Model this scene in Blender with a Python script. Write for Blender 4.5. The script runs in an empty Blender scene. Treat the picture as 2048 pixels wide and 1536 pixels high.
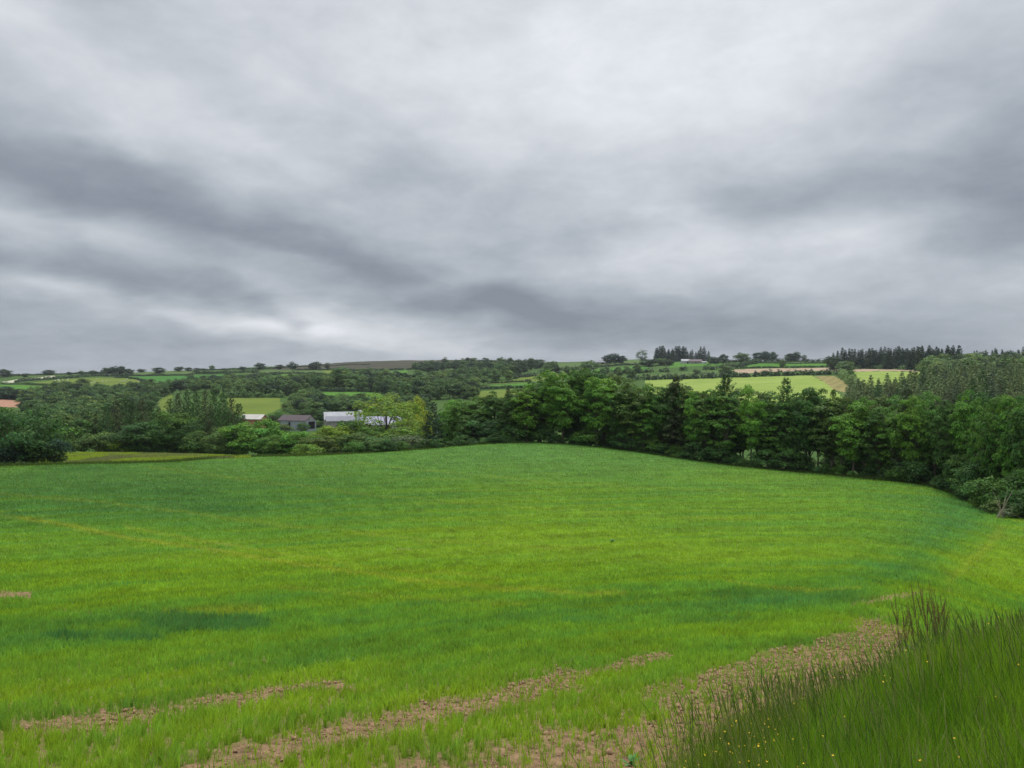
import bpy, math, random
import numpy as np

# ------------------------------------------------------------------ camera, world, sun, exposure
scene = bpy.context.scene
F = 1547.0                       # focal length in pixels of a 2048 px wide frame
cam_d = bpy.data.cameras.new("camera")
cam_d.sensor_width = 36.0
cam_d.lens = 36.0 * F / 2048.0
cam_d.clip_start = 0.05
cam_d.clip_end = 9000.0
cam = bpy.data.objects.new("camera", cam_d)
cam.location = (0, 0, 0)
cam.rotation_euler = (math.radians(90), 0, 0)
scene.collection.objects.link(cam)
scene.camera = cam
vs = scene.view_settings
vs.view_transform = 'Standard'
vs.look = 'None'
vs.exposure = 0.0
vs.gamma = 1.0
SUN_EL, SUN_AZ = math.radians(56), math.radians(28)     # azimuth from +Y towards +X

world = bpy.data.worlds.new("World")
scene.world = world
world.use_nodes = True


def build_world():
    nt = world.node_tree
    N, L = nt.nodes, nt.links
    for n in list(N):
        N.remove(n)

    def node(t, **kw):
        n = N.new(t)
        for k, v in kw.items():
            setattr(n, k, v)
        return n

    def put(sock, v):
        if hasattr(v, 'links') or hasattr(v, 'is_output'):
            L.new(v, sock)
        else:
            sock.default_value = v

    def m(op, a, b=0.0, c=None, clamp=False):
        n = node('ShaderNodeMath', operation=op, use_clamp=clamp)
        put(n.inputs[0], a)
        put(n.inputs[1], b)
        if c is not None:
            put(n.inputs[2], c)
        return n.outputs[0]

    tc = node('ShaderNodeTexCoord')
    sep = node('ShaderNodeSeparateXYZ')
    L.new(tc.outputs['Generated'], sep.inputs[0])
    dx, dy, dz = sep.outputs
    az = m('ARCTAN2', dx, dy)
    el = m('ARCSINE', dz)
    elc = m('MAXIMUM', el, 0.0)
    # cloud deck seen in perspective
    inv = m('DIVIDE', 1.0, m('ADD', m('MAXIMUM', dz, 0.0), 0.22))
    cx, cy = m('MULTIPLY', dx, inv), m('MULTIPLY', dy, inv)
    cv = node('ShaderNodeCombineXYZ')
    L.new(cx, cv.inputs[0]); L.new(cy, cv.inputs[1])

    def noise(vec, scale, detail, rough, w=0.0, sx=1.0, sy=1.0, rot=0.0, dist=0.0):
        mp = node('ShaderNodeMapping')
        L.new(vec, mp.inputs[0])
        mp.inputs['Scale'].default_value = (sx, sy, 1)
        mp.inputs['Rotation'].default_value = (0, 0, rot)
        mp.inputs['Location'].default_value = (w, w * 0.7, w)
        n = node('ShaderNodeTexNoise')
        L.new(mp.outputs[0], n.inputs['Vector'])
        n.inputs['Scale'].default_value = scale
        n.inputs['Detail'].default_value = detail
        n.inputs['Roughness'].default_value = rough
        n.inputs['Distortion'].default_value = dist
        return n
    wn = noise(cv.outputs[0], 1.6, 4, 0.5, 3.1)
    wsep = node('ShaderNodeSeparateColor')
    L.new(wn.outputs['Color'], wsep.inputs[0])
    wa = m('MULTIPLY_ADD', wsep.outputs[0], 0.34, -0.17)
    we = m('MULTIPLY_ADD', wsep.outputs[1], 0.14, -0.07)
    wscale = m('MULTIPLY_ADD', elc, 1.5, 0.35, clamp=False)
    av = node('ShaderNodeCombineXYZ')
    L.new(m('ADD', az, m('MULTIPLY', wa, wscale)), av.inputs[0])
    L.new(m('ADD', el, m('MULTIPLY', we, wscale)), av.inputs[1])

    # (px, py, rx, ry, tilt deg (down to the right +), amount)
    blobs = [
        (1230, 130, 430, 200, -8, .44), (1500, 160, 300, 120, 0, .08), (60, 110, 260, 70, 20, .18),
        (330, 220, 330, 60, 22, .20), (760, 90, 260, 90, 20, .04), (600, 190, 130, 70, 25, .05),
        (250, 375, 300, 52, 14, -.24), (540, 470, 330, 48, 17, -.36), (60, 290, 220, 60, 12, -.16),
        (900, 400, 220, 110, 0, -.10), (800, 320, 150, 60, 0, -.08),
        (90, 425, 150, 26, 14, .20), (330, 450, 160, 22, 14, .05), (560, 515, 120, 16, 18, .16),
        (120, 525, 260, 34, 14, -.20), (360, 585, 210, 22, 10, -.22), (480, 560, 60, 60, 0, .04),
        (270, 612, 300, 14, 8, .24), (140, 640, 190, 14, 8, -.08), (420, 690, 150, 18, 0, -.06),
        (610, 645, 100, 34, 8, .52), (700, 672, 240, 30, 5, .36), (586, 656, 26, 17, 10, -.42), (520, 620, 60, 12, 25, -.16),
        (900, 570, 150, 24, -4, .22), (760, 545, 220, 26, 12, -.14), (860, 615, 190, 18, 4, -.12), (1010, 560, 70, 50, 0, -.18),
        (1080, 620, 190, 34, 6, -.26), (1280, 655, 360, 36, 6, -.28), (1560, 640, 300, 30, 10, -.20),
        (1260, 500, 260, 46, -4, .24), (1370, 455, 60, 45, 40, .10), (1130, 430, 120, 50, 20, -.12), (1420, 590, 120, 18, 0, -.14),
        (1565, 410, 110, 48, 8, -.30), (1830, 370, 210, 60, 12, -.22), (2010, 260, 120, 130, 0, -.16), (1990, 400, 130, 50, 20, -.20),
        (1760, 430, 170, 34, -6, .22), (1880, 540, 360, 60, 6, .16), (1650, 500, 200, 40, 0, .14), (1950, 650, 200, 30, 10, .08),
        (1180, 690, 260, 20, 0, -.06), (1000, 700, 160, 14, 0, .12), (0, 640, 60, 60, 0, -.10), (1650, 260, 260, 90, -10, .06),
    ]
    total = m('MULTIPLY_ADD', elc, 0.58, 0.38)
    for (px, py, rx, ry, tilt, amp) in blobs:
        a0 = math.atan((px - 1024) / F)
        e0 = math.atan((768 - py) / F * math.cos(a0))
        mp = node('ShaderNodeMapping', vector_type='TEXTURE')
        L.new(av.outputs[0], mp.inputs[0])
        mp.inputs['Location'].default_value = (a0, e0, 0)
        mp.inputs['Rotation'].default_value = (0, 0, -math.radians(tilt))
        mp.inputs['Scale'].default_value = (rx / F * 1.15, ry / F * 1.15, 1)
        ln = node('ShaderNodeVectorMath', operation='DOT_PRODUCT')
        L.new(mp.outputs[0], ln.inputs[0]); L.new(mp.outputs[0], ln.inputs[1])
        g = m('POWER', 2.71828, m('MULTIPLY', ln.outputs['Value'], -1.0))
        total = m('MULTIPLY_ADD', g, amp * .80, total)
    nv = node('ShaderNodeCombineXYZ')
    L.new(az, nv.inputs[0]); L.new(el, nv.inputs[1])
    n1 = noise(cv.outputs[0], 1.5, 7, 0.52, 7.7, 1.0, 1.0, 0.25, 0.35)
    n2 = noise(nv.outputs[0], 7.0, 6, 0.55, 1.2, 1.0, 2.1, 0.18, 0.3)
    total = m('ADD', total, m('MULTIPLY_ADD', n1.outputs[0], 0.36, -0.18))
    total = m('ADD', total, m('MULTIPLY_ADD', n2.outputs[0], 0.30, -0.15))
    n3 = noise(cv.outputs[0], 4.2, 7, 0.58, 4.2, 1.0, 1.0, 0.5, 0.25)
    total = m('ADD', total, m('MULTIPLY_ADD', n3.outputs[0], 0.42, -0.21))
    n4 = noise(nv.outputs[0], 22.0, 6, 0.62, 9.2, 1.0, 1.7, 0.2, 0.5)
    total = m('ADD', total, m('MULTIPLY_ADD', n4.outputs[0], 0.13, -0.065))
    cr = node('ShaderNodeValToRGB')
    L.new(total, cr.inputs[0])
    e = cr.color_ramp.elements
    e[0].position = 0.0; e[0].color = (.222, .254, .300, 1)
    e[1].position = 1.0; e[1].color = (.82, .845, .895, 1)
    for p, c in ((.22, (.300, .338, .388, 1)), (.45, (.418, .458, .508, 1)), (.7, (.595, .630, .672, 1))):
        x = e.new(p); x.color = c
    bg_cloud = node('ShaderNodeBackground')
    L.new(cr.outputs[0], bg_cloud.inputs[0])
    zb = m('SMOOTH_MIN', m('MAXIMUM', m('SUBTRACT', el, .52), 0.0), .6, .2)
    L.new(m('MULTIPLY_ADD', zb, 2.4, 1.0), bg_cloud.inputs[1])
    sky = node('ShaderNodeTexSky')
    sky.sky_type = 'NISHITA'
    sky.sun_disc = False
    sky.sun_elevation = SUN_EL
    sky.sun_rotation = SUN_AZ
    bg_sky = node('ShaderNodeBackground')
    L.new(sky.outputs[0], bg_sky.inputs[0])
    bg_sky.inputs[1].default_value = 0.10
    mix = node('ShaderNodeMixShader')
    mix.inputs[0].default_value = 0.96
    L.new(bg_sky.outputs[0], mix.inputs[1]); L.new(bg_cloud.outputs[0], mix.inputs[2])
    out = node('ShaderNodeOutputWorld')
    L.new(mix.outputs[0], out.inputs[0])


build_world()

sun_d = bpy.data.lights.new("sun", 'SUN')
sun_d.energy = 1.45
sun_d.angle = math.radians(12)
sun_d.color = (1.0, 0.965, 0.90)
sun = bpy.data.objects.new("sun", sun_d)
scene.collection.objects.link(sun)
from mathutils import Vector, Quaternion
_sd = Vector((math.sin(SUN_AZ) * math.cos(SUN_EL), math.cos(SUN_AZ) * math.cos(SUN_EL), math.sin(SUN_EL)))
sun.rotation_euler = _sd.to_track_quat('Z', 'Y').to_euler()
sun.location = (0, -20, 60)
scene.cycles.max_bounces = 6
scene.cycles.diffuse_bounces = 3
scene.cycles.transmission_bounces = 4
scene.cycles.transparent_max_bounces = 4
scene.cycles.caustics_reflective = False
scene.cycles.caustics_refractive = False

COL = scene.collection
HAZE = 0.00006

# ------------------------------------------------------------------ helpers
def tag(o, label=None, cat=None, group=None, kind=None):
    if label: o['label'] = label
    if cat: o['category'] = cat
    if group: o['group'] = group
    if kind: o['kind'] = kind
    return o


def mesh_np(name, co, faces, mats, mat_idx=None, smooth=False, attrs=None):
    """faces: int array (n,k) or list of such arrays; attrs: dict name -> (type, domain, array)"""
    if isinstance(faces, np.ndarray):
        faces = [faces]
    faces = [f for f in faces if len(f)]
    me = bpy.data.meshes.new(name)
    co = np.asarray(co, np.float32)
    me.vertices.add(len(co))
    me.vertices.foreach_set('co', co.ravel())
    nl = sum(f.size for f in faces)
    npoly = sum(len(f) for f in faces)
    me.loops.add(nl)
    me.polygons.add(npoly)
    me.loops.foreach_set('vertex_index', np.concatenate([f.ravel() for f in faces]).astype(np.int32))
    tot = np.concatenate([np.full(len(f), f.shape[1], np.int32) for f in faces])
    st = np.concatenate([[0], np.cumsum(tot)[:-1]]).astype(np.int32)
    me.polygons.foreach_set('loop_start', st)
    me.polygons.foreach_set('loop_total', tot)
    for m_ in (mats if isinstance(mats, (list, tuple)) else [mats]):
        me.materials.append(m_)
    if mat_idx is not None:
        me.polygons.foreach_set('material_index', np.asarray(mat_idx, np.int32))
    if smooth:
        me.polygons.foreach_set('use_smooth', np.ones(npoly, bool))
    for k, (ty, dom, arr) in (attrs or {}).items():
        a = me.attributes.new(k, ty, dom)
        if ty == 'FLOAT_COLOR':
            arr = np.asarray(arr, np.float32)
            if arr.shape[1] == 3:
                arr = np.concatenate([arr, np.ones((len(arr), 1), np.float32)], 1)
            a.data.foreach_set('color', arr.ravel())
        else:
            a.data.foreach_set('value', np.asarray(arr, np.float32))
    me.update(calc_edges=True)
    return me


def link(name, me, parent=None):
    o = bpy.data.objects.new(name, me)
    COL.objects.link(o)
    if parent is not None:
        o.parent = parent
    return o


class MB:
    """collects simple solids into one mesh"""
    def __init__(s):
        s.v, s.f = [], []

    def add(s, vs_, fs_):
        b = len(s.v)
        s.v += [tuple(p) for p in vs_]
        s.f += [tuple(b + i for i in q) for q in fs_]

    def box(s, x0, y0, z0, x1, y1, z1):
        s.add([(x0, y0, z0), (x1, y0, z0), (x1, y1, z0), (x0, y1, z0), (x0, y0, z1), (x1, y0, z1), (x1, y1, z1), (x0, y1, z1)],
              [(3, 2, 1, 0), (4, 5, 6, 7), (0, 1, 5, 4), (1, 2, 6, 5), (2, 3, 7, 6), (3, 0, 4, 7)])

    def tube(s, pts, rads, n=6):
        pts = [Vector(p) for p in pts]
        b = len(s.v)
        for i, p in enumerate(pts):
            d = (pts[min(i + 1, len(pts) - 1)] - pts[max(i - 1, 0)]).normalized()
            q = d.to_track_quat('Z', 'X')
            for k in range(n):
                a = 2 * math.pi * k / n
                s.v.append(tuple(p + q @ Vector((math.cos(a) * rads[i], math.sin(a) * rads[i], 0))))
        for i in range(len(pts) - 1):
            for k in range(n):
                k2 = (k + 1) % n
                s.f.append((b + i * n + k, b + i * n + k2, b + (i + 1) * n + k2, b + (i + 1) * n + k))
        s.f.append(tuple(b + k for k in range(n))[::-1])
        s.f.append(tuple(b + (len(pts) - 1) * n + k for k in range(n)))

    def mesh(s, name, mat, smooth=False):
        me = bpy.data.meshes.new(name)
        me.from_pydata(s.v, [], s.f)
        me.materials.append(mat)
        if smooth:
            me.polygons.foreach_set('use_smooth', [True] * len(me.polygons))
        me.update()
        return me

    def build(s, name, mat, parent=None, smooth=False):
        return link(name, s.mesh(name, mat, smooth), parent)


def hashn(ix, iy, seed):
    h = (ix.astype(np.int64) * 374761393 + iy.astype(np.int64) * 668265263 + seed * 1442695041) & 0xffffffff
    h = ((h ^ (h >> 13)) * 1274126177) & 0xffffffff
    h = (h ^ (h >> 16)) & 0xffffffff
    return h.astype(np.float64) / 4294967295.0


def vnoise(x, y, seed=0):
    x = np.asarray(x, float); y = np.asarray(y, float)
    ix, iy = np.floor(x), np.floor(y)
    fx, fy = x - ix, y - iy
    fx = fx * fx * (3 - 2 * fx); fy = fy * fy * (3 - 2 * fy)
    a, b = hashn(ix, iy, seed), hashn(ix + 1, iy, seed)
    c, d = hashn(ix, iy + 1, seed), hashn(ix + 1, iy + 1, seed)
    return (a * (1 - fx) + b * fx) * (1 - fy) + (c * (1 - fx) + d * fx) * fy


def fbm(x, y, seed=0, o=4, rough=.5):
    s, a, t = 0., 1., 0.
    for i in range(o):
        s = s + a * vnoise(x * 2 ** i + i * 17.3, y * 2 ** i + i * 9.1, seed + i)
        t += a; a *= rough
    return s / t


def sstep(a, b, x):
    t = np.clip((x - a) / (b - a), 0, 1)
    return t * t * (3 - 2 * t)


# ------------------------------------------------------------------ terrain heights
NEARZ = [(-60, -0.3), (-10, -1.45), (0, -1.9), (4, -2.55), (7, -3.3), (9.3, -4.0), (12, -4.95), (18, -6.55), (25, -7.8)]


def zc(lst, near=None):
    """list of (Y, py or ('z', value))"""
    out = list(NEARZ)
    for Y, p in lst:
        out.append((Y, p[1] if isinstance(p, tuple) else -(p - 768) / F * Y))
    return out


Z = lambda v: ('z', v)
COLS = {
    0: zc([(40, Z(-9.4)), (60, Z(-10.6)), (90, Z(-11.3)), (112, 930), (128, 935), (142, 927), (178, 905), (200, 915), (250, 925), (300, 868), (370, 852), (450, 835), (550, 812), (700, 793), (900, 768), (1100, 752), (1400, 751), (1800, 756), (2600, 764)]),
    250: zc([(40, Z(-9.4)), (60, Z(-10.6)), (90, Z(-11.1)), (112, 923), (128, 931), (142, 924), (178, 904), (200, 914), (250, 920), (300, 880), (370, 850), (450, 832), (550, 812), (700, 788), (900, 762), (1100, 747.5), (1400, 746.5), (1800, 752), (2600, 762)]),
    450: zc([(40, Z(-9.5)), (60, Z(-10.7)), (90, Z(-11.5)), (130, 912), (150, 918), (178, 910), (200, 920), (250, 925), (300, 880), (370, 862), (450, 831), (520, 796), (700, 775), (900, 756), (1100, 742), (1400, 736.5), (1800, 738), (2600, 755)]),
    620: zc([(40, Z(-9.5)), (60, Z(-10.7)), (90, Z(-11.6)), (135, 909), (150, 916), (200, 925), (250, 925), (300, 880), (370, 862), (450, 828), (520, 798), (700, 775), (900, 756), (1100, 744), (1400, 734), (1800, 729), (2600, 750)]),
    750: zc([(40, Z(-9.6)), (60, Z(-10.8)), (90, Z(-11.6)), (142, 903), (170, 918), (200, 925), (250, 925), (300, 878), (370, 862), (450, 825), (520, 800), (700, 775), (900, 758), (1100, 748), (1400, 733), (1800, 719.5), (2600, 742)]),
    1000: zc([(40, Z(-9.6)), (60, Z(-10.8)), (90, Z(-11.4)), (120, Z(-11.15)), (150, 882), (175, 895), (200, 915), (250, 920), (300, 875), (370, 855), (450, 822), (550, 797), (700, 772), (900, 748), (1100, 738), (1400, 724), (1800, 718.5), (2600, 740)]),
    1120: zc([(40, Z(-9.6)), (60, Z(-10.8)), (90, Z(-11.4)), (120, Z(-11.2)), (150, 883), (175, 897), (200, 915), (250, 920), (300, 872), (370, 850), (450, 818), (550, 792), (700, 766), (900, 744), (1100, 732), (1400, 726), (1800, 728), (2600, 745)]),
    1270: zc([(40, Z(-9.8)), (60, Z(-11.0)), (90, Z(-12.0)), (120, Z(-12.4)), (148, 899), (175, 920), (200, 930), (250, 910), (300, 872), (370, 845), (450, 812), (550, 786), (700, 760), (900, 738), (1100, 725), (1400, 717), (1800, 721), (2600, 745)]),
    1430: zc([(40, Z(-9.9)), (60, Z(-11.6)), (90, Z(-12.9)), (115, Z(-13.6)), (140, 925), (170, 938), (200, 930), (250, 900), (300, 865), (370, 835), (450, 800), (550, 776), (700, 755), (900, 735), (1100, 723), (1400, 724), (1800, 729), (2600, 750)]),
    1650: zc([(40, Z(-10.1)), (60, Z(-12.1)), (90, Z(-13.6)), (128, 947), (170, 950), (200, 935), (250, 900), (300, 865), (370, 830), (450, 790), (550, 767), (700, 748), (900, 733), (1100, 722), (1400, 724), (1800, 729), (2600, 750)]),
    1850: zc([(40, Z(-10.2)), (60, Z(-12.3)), (80, Z(-13.4)), (112, 965), (150, 960), (200, 930), (250, 895), (300, 855), (370, 815), (450, 780), (550, 757), (700, 740), (900, 728), (1100, 722), (1400, 724), (1800, 730), (2600, 750)]),
    1950: zc([(40, Z(-10.3)), (60, Z(-12.4)), (90, 1016), (112, 990), (150, 960), (200, 925), (250, 885), (300, 845), (370, 805), (450, 774), (550, 752), (700, 737), (900, 724), (1100, 719), (1400, 722), (1800, 730), (2600, 750)]),
    2048: zc([(40, Z(-10.4)), (60, Z(-12.4)), (78, 1037), (100, 1015), (150, 960), (200, 920), (250, 880), (300, 838), (370, 797), (450, 768), (550, 750), (700, 735), (900, 722), (1100, 717), (1400, 722), (1800, 730), (2600, 750)]),
}
_PX = np.arange(-3000, 5001, 10.0)
_KY = sorted(COLS)
# depth axis s: asinh-like, finer near
_S = np.linspace(0, 1, 1400)
def Y2s(Y):
    return (np.log(np.maximum(Y, -70) + 75) - math.log(5)) / (math.log(2700) - math.log(5))
def s2Y(s):
    return np.exp(s * (math.log(2700) - math.log(5)) + math.log(5)) - 75
_YG = s2Y(_S)


def _gs(a, sig, axis):
    r = int(3 * sig) + 1
    k = np.exp(-np.arange(-r, r + 1) ** 2 / (2 * sig * sig)); k /= k.sum()
    pad = [(0, 0), (0, 0)]; pad[axis] = (r, r)
    b = np.pad(a, pad, mode='edge')
    out = np.zeros_like(a)
    for i, w in enumerate(k):
        sl = [slice(None), slice(None)]; sl[axis] = slice(i, i + a.shape[axis])
        out += w * b[tuple(sl)]
    return out


_tab = np.array([np.interp(_YG, [p[0] for p in COLS[k]], [p[1] for p in COLS[k]]) for k in _KY])
_ZG = np.zeros((len(_PX), len(_YG)))
for j in range(len(_YG)):
    _ZG[:, j] = np.interp(_PX, _KY, _tab[:, j])
_ZG = _gs(_gs(_ZG, 5, 0), 7, 1)

VERGE = [(-40, -6), (-6, 0.0), (-2.5, 1.2), (-0.2, 2.8), (1.15, 5.0), (1.95, 6.9), (3.25, 9.1), (4.6, 10.4), (5.7, 10.9), (8.2, 11.6), (13, 12.6), (40, 16)]


def verge_d(x, Y):
    """signed distance to verge edge, positive inside the verge (camera side)"""
    best = np.full(np.shape(x), 1e9)
    sgn = np.zeros(np.shape(x))
    for (ax, ay), (bx, by) in zip(VERGE[:-1], VERGE[1:]):
        vx, vy = bx - ax, by - ay
        t = np.clip(((x - ax) * vx + (Y - ay) * vy) / (vx * vx + vy * vy), 0, 1)
        dx, dy = x - ax - t * vx, Y - ay - t * vy
        d = np.hypot(dx, dy)
        s = (x - ax) * vy - (Y - ay) * vx
        m_ = d < best
        best = np.where(m_, d, best)
        sgn = np.where(m_, np.sign(s), sgn)
    return best * sgn


def ground(x, Y):
    x = np.asarray(x, float); Y = np.asarray(Y, float)
    px = 1024 + F * x / np.maximum(Y, 8)
    fi = np.clip((px + 3000) / 10, 0, len(_PX) - 1.001)
    fj = np.clip(Y2s(Y) * (len(_S) - 1), 0, len(_S) - 1.001)
    i, j = fi.astype(int), fj.astype(int)
    a, b = fi - i, fj - j
    z = (_ZG[i, j] * (1 - a) + _ZG[i + 1, j] * a) * (1 - b) + (_ZG[i, j + 1] * (1 - a) + _ZG[i + 1, j + 1] * a) * b
    d = verge_d(x, Y)
    amp = np.clip(0.10 + (x - 3.0) * 0.30, 0.10, 0.72)
    z = z + sstep(-0.1, 1.7, d) * amp
    z = z + (fbm(x / 9, Y / 9, 5, 3) - .5) * 0.10 * sstep(2, 20, Y)
    z = z + (fbm(x / 40, Y / 40, 9, 4) - .5) * 3.2 * sstep(300, 700, Y)
    return z


def gz(x, Y):
    return float(ground(np.array([x]), np.array([Y]))[0])


def ray_hit(px, py, Y0=190, Y1=2500):
    Ys = np.geomspace(Y0, Y1, 500)
    xs = (px - 1024) / F * Ys
    pr = 768 - ground(xs, Ys) / Ys * F
    k = np.argmax(pr <= py)
    if pr[k] > py:
        return None
    return xs[k], Ys[k]


# field boundary depth by column
YB_X = [0, 250, 450, 620, 750, 1000, 1120, 1270, 1430, 1560, 1650, 1850, 1905, 1955, 2048]
YB_Y = [112, 113, 130, 135, 142, 150, 150, 148, 140, 133, 128, 112, 104, 90, 78]


def yb(px):
    return np.interp(px, YB_X, YB_Y)


# ------------------------------------------------------------------ crop pattern
def seg_d(px, py, pts, ax=1.0):
    best = np.full(np.shape(px), 1e9)
    for (x0, y0), (x1, y1) in zip(pts[:-1], pts[1:]):
        vx, vy = (x1 - x0) * ax, y1 - y0
        X, Yy = (px - x0) * ax, py - y0
        t = np.clip((X * vx + Yy * vy) / (vx * vx + vy * vy), 0, 1)
        best = np.minimum(best, np.hypot(X - t * vx, Yy - t * vy))
    return best


def ga(px, py, cx, cy, rx, ry):
    return np.exp(-((px - cx) / rx) ** 2 - ((py - cy) / ry) ** 2)


SOIL = [
    ([(60, 1456), (250, 1438), (400, 1412), (580, 1384), (690, 1372)], 9, 1.0),
    ([(380, 1560), (560, 1500), (700, 1475), (850, 1435), (1000, 1398), (1140, 1362)], 14, 1.25),
    ([(1130, 1365), (1230, 1335), (1340, 1311)], 7, .85),
    ([(900, 1600), (1150, 1545), (1330, 1490), (1480, 1440), (1600, 1385), (1660, 1345), (1750, 1300)], 40, 1.25),
    ([(850, 1570), (1100, 1500), (1300, 1470)], 40, .42),
    ([(1350, 1400), (1500, 1370), (1640, 1330)], 36, .52),
    ([(1440, 1350), (1560, 1312), (1760, 1272)], 15, .95),
    ([(440, 1330), (530, 1322)], 4, .8),
    ([(700, 1318), (900, 1303)], 4, .55),
    ([(-40, 1192), (50, 1190)], 10, 1.1),
    ([(1700, 1205), (1850, 1188), (1900, 1180)], 7, .55),
    ([(100, 1222), (300, 1228)], 4, .5),
    ([(440, 1088), (500, 1096)], 3, .55),
    ([(800, 1098), (860, 1102)], 2, .5),
    ([(640, 1440), (700, 1400)], 8, .45),
]
YEL = [
    ([(-50, 1022), (100, 1045), (250, 1074), (400, 1098), (560, 1128), (800, 1158), (1000, 1180), (1250, 1190)], 4.5, 1.0),
    ([(250, 1052), (450, 1090), (700, 1132), (1000, 1160)], 4, .6),
    ([(330, 1224), (520, 1220)], 6, .9),
    ([(560, 1180), (800, 1198), (1050, 1212)], 4, .6), ([(-20, 985), (250, 1010), (560, 1050), (900, 1085), (1200, 1100)], 3, .45),
    ([(300, 935), (700, 985), (1100, 1020), (1500, 1040)], 2.2, .35), ([(700, 925), (1100, 965), (1500, 985)], 2, .3),
    ([(1450, 1168), (1550, 1178), (1640, 1182), (1720, 1180)], 3.5, .8),
    ([(2000, 1060), (1960, 1110), (1900, 1160)], 10, .5),
]
DARK = [(420, 1248, 135, 17), (270, 1278, 60, 9), (140, 1278, 60, 7), (1040, 1240, 36, 8), (1180, 1243, 60, 6), (1490, 1196, 70, 10),
        (1530, 1206, 60, 8), (1690, 1197, 50, 11), (1630, 1212, 40, 6), (1790, 1140, 60, 12), (1830, 1110, 40, 18), (900, 985, 60, 5), (440, 1020, 70, 8),
        (170, 937, 90, 6), (20, 1030, 40, 6), (700, 1246, 50, 5), (850, 1008, 110, 6), (1410, 1244, 90, 9), (350, 985, 90, 6)]


def crop(x, Y):
    """returns albedo rgb, cover 0..1, vigour 0..1 for field points"""
    z = ground(x, Y)
    px = 1024 + F * x / np.maximum(Y, 4)
    py = 768 - F * z / np.maximum(Y, 4)
    g = np.interp(px, [-500, 0, 500, 800, 1100, 1400, 1700, 1850, 2048, 2400], [-70, 0, 92, 150, 200, 238, 250, 205, 70, -120])
    sc = np.clip((py - 560) / 640, .3, 1.05)
    t = py - g * sc
    fr = 2.2 + np.clip(py - 880, 0, 700) / 34
    st = fbm(px / 300 + 3, t / fr, 21, 4, .6)
    st2 = fbm(px / 60, t / (fr * .55), 33, 3, .6)
    big = fbm(x / 14, Y / 14, 41, 4)
    fine = fbm(x / .8, Y / .8, 51, 3)
    near = sstep(1280, 1400, py)
    pw = px + 60 * (fbm(px / 120, py / 30, 61, 3) - .5)
    qy = py + 14 * (fbm(px / 90, py / 22, 71, 4, .6) - .5) * np.clip((py - 850) / 250, .2, 1.6)
    lush = seg_d(pw, qy, [(2010, 985), (1870, 1080), (1790, 1140), (1650, 1195), (1400, 1215), (1000, 1232), (500, 1244), (-100, 1300)], .35)
    band = np.sin(t / (fr * 1.35) + 2.2 * (fbm(px / 260, t / 60, 77, 2) - .5) * 2) * sstep(1300, 1180, py) * (.4 + st2)
    h = (.34 + .13 * band + .60 * ga(px, py, 200, 985, 760, 66) + .38 * ga(px, py, 1150, 900, 620, 42) + .42 * ga(px, py, 1900, 1000, 200, 70) + np.where(px > 1550, .40, .26) * np.exp(-(lush / 26) ** 2) * (.25 + 1.3 * fbm(px / 110, t / 16, 99, 4, .6))
         - .34 * ga(px, py, 1150, 1105, 560, 62) - .22 * ga(px, py, 250, 1170, 420, 42) - .50 * ga(px, py, 2060, 1120, 130, 70) - .26 * near - .15 * ga(px, py, 1100, 1010, 300, 40) - .3 * ga(px, py, 1850, 975, 90, 16)
         + (st - .5) * 1.15 + (st2 - .5) * .45 + (big - .5) * .35)
    dk = 0
    for cx, cy, rx, ry in DARK:
        dk = np.maximum(dk, ga(pw, qy, cx, cy, rx, ry) ** .7)
    dkn = fbm(px / 34, t / 5, 63, 4, .62)
    dk = sstep(.30, .66, dk * (.45 + dkn * 1.05) + (fine - .5) * .40) * np.where(py < 1150, .45, 1.0) * np.where((px > 600), .40, 1.0)
    yel = 0
    for pts, w, s in YEL:
        yel = np.maximum(yel, s * np.exp(-(seg_d(px, qy, pts) / w) ** 2))
    yel = np.clip(yel * (.55 + st2 * .9), 0, 1) * (1 - dk)
    soil = 0
    for pts, w, s in SOIL:
        soil = np.maximum(soil, s * np.exp(-(seg_d(pw, qy, pts, .8) / w) ** 2))
    halo = 0
    for pts, w, s in SOIL[:7]:
        halo = np.maximum(halo, s * np.exp(-(seg_d(pw, qy, pts, .8) / (w * 2.6 + 6)) ** 2))
    soil = soil * (.40 + .85 * fbm(x / .35, Y / .6, 83, 3, .6)) + .40 * halo
    soil = soil + (fbm(x / .55, Y / 1.0, 81, 4, .65) - .5) * 1.35 * sstep(1250, 1420, py) + (fbm(px / 30, t / 6, 87, 3) - .5) * .5 + .05 * sstep(1380, 1520, py)
    soil = sstep(.26, .80, soil) * (1 - dk)
    h = np.clip(h + .0 * fine, 0, 1)[..., None]
    A = np.array([.200, .335, .020]); B = np.array([.132, .285, .030]); C = np.array([.088, .240, .050])
    col = np.where(h < .5, A + (B - A) * (h / .5), B + (C - B) * ((h - .5) / .5))
    far = (sstep(1010, 895, py) * .55)[..., None]
    col = col * (1 - far) + np.array([.135, .275, .066]) * far
    y3 = (yel * .80)[..., None]
    col = col * (1 - y3) + np.array([.27, .33, .03]) * y3
    d3 = (.82 * dk)[..., None]
    col = col * (1 - d3) + np.array([.055, .172, .046]) * d3
    spk = fbm(px / 20, t / 2.4, 95, 3, .65)
    spk2 = fbm(px / 70, t / (2.5 + fr * .35), 97, 4, .62)
    tone = (1 + (st2 - .5) * .30 + (fine - .5) * .25 + (spk - .5) * .42 + (spk2 - .5) * .50 + .07 * band - .22 * sstep(.58, .72, spk2))[..., None]  # speckle puts dark shadow gaps between crop tufts into the colour
    tone = np.clip(tone, .45, 1.6)
    col = col * tone
    col = col * (1 - .22 * ga(px, py, 150, 975, 760, 62) - .05 * sstep(.55, .68, st))[..., None]
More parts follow.
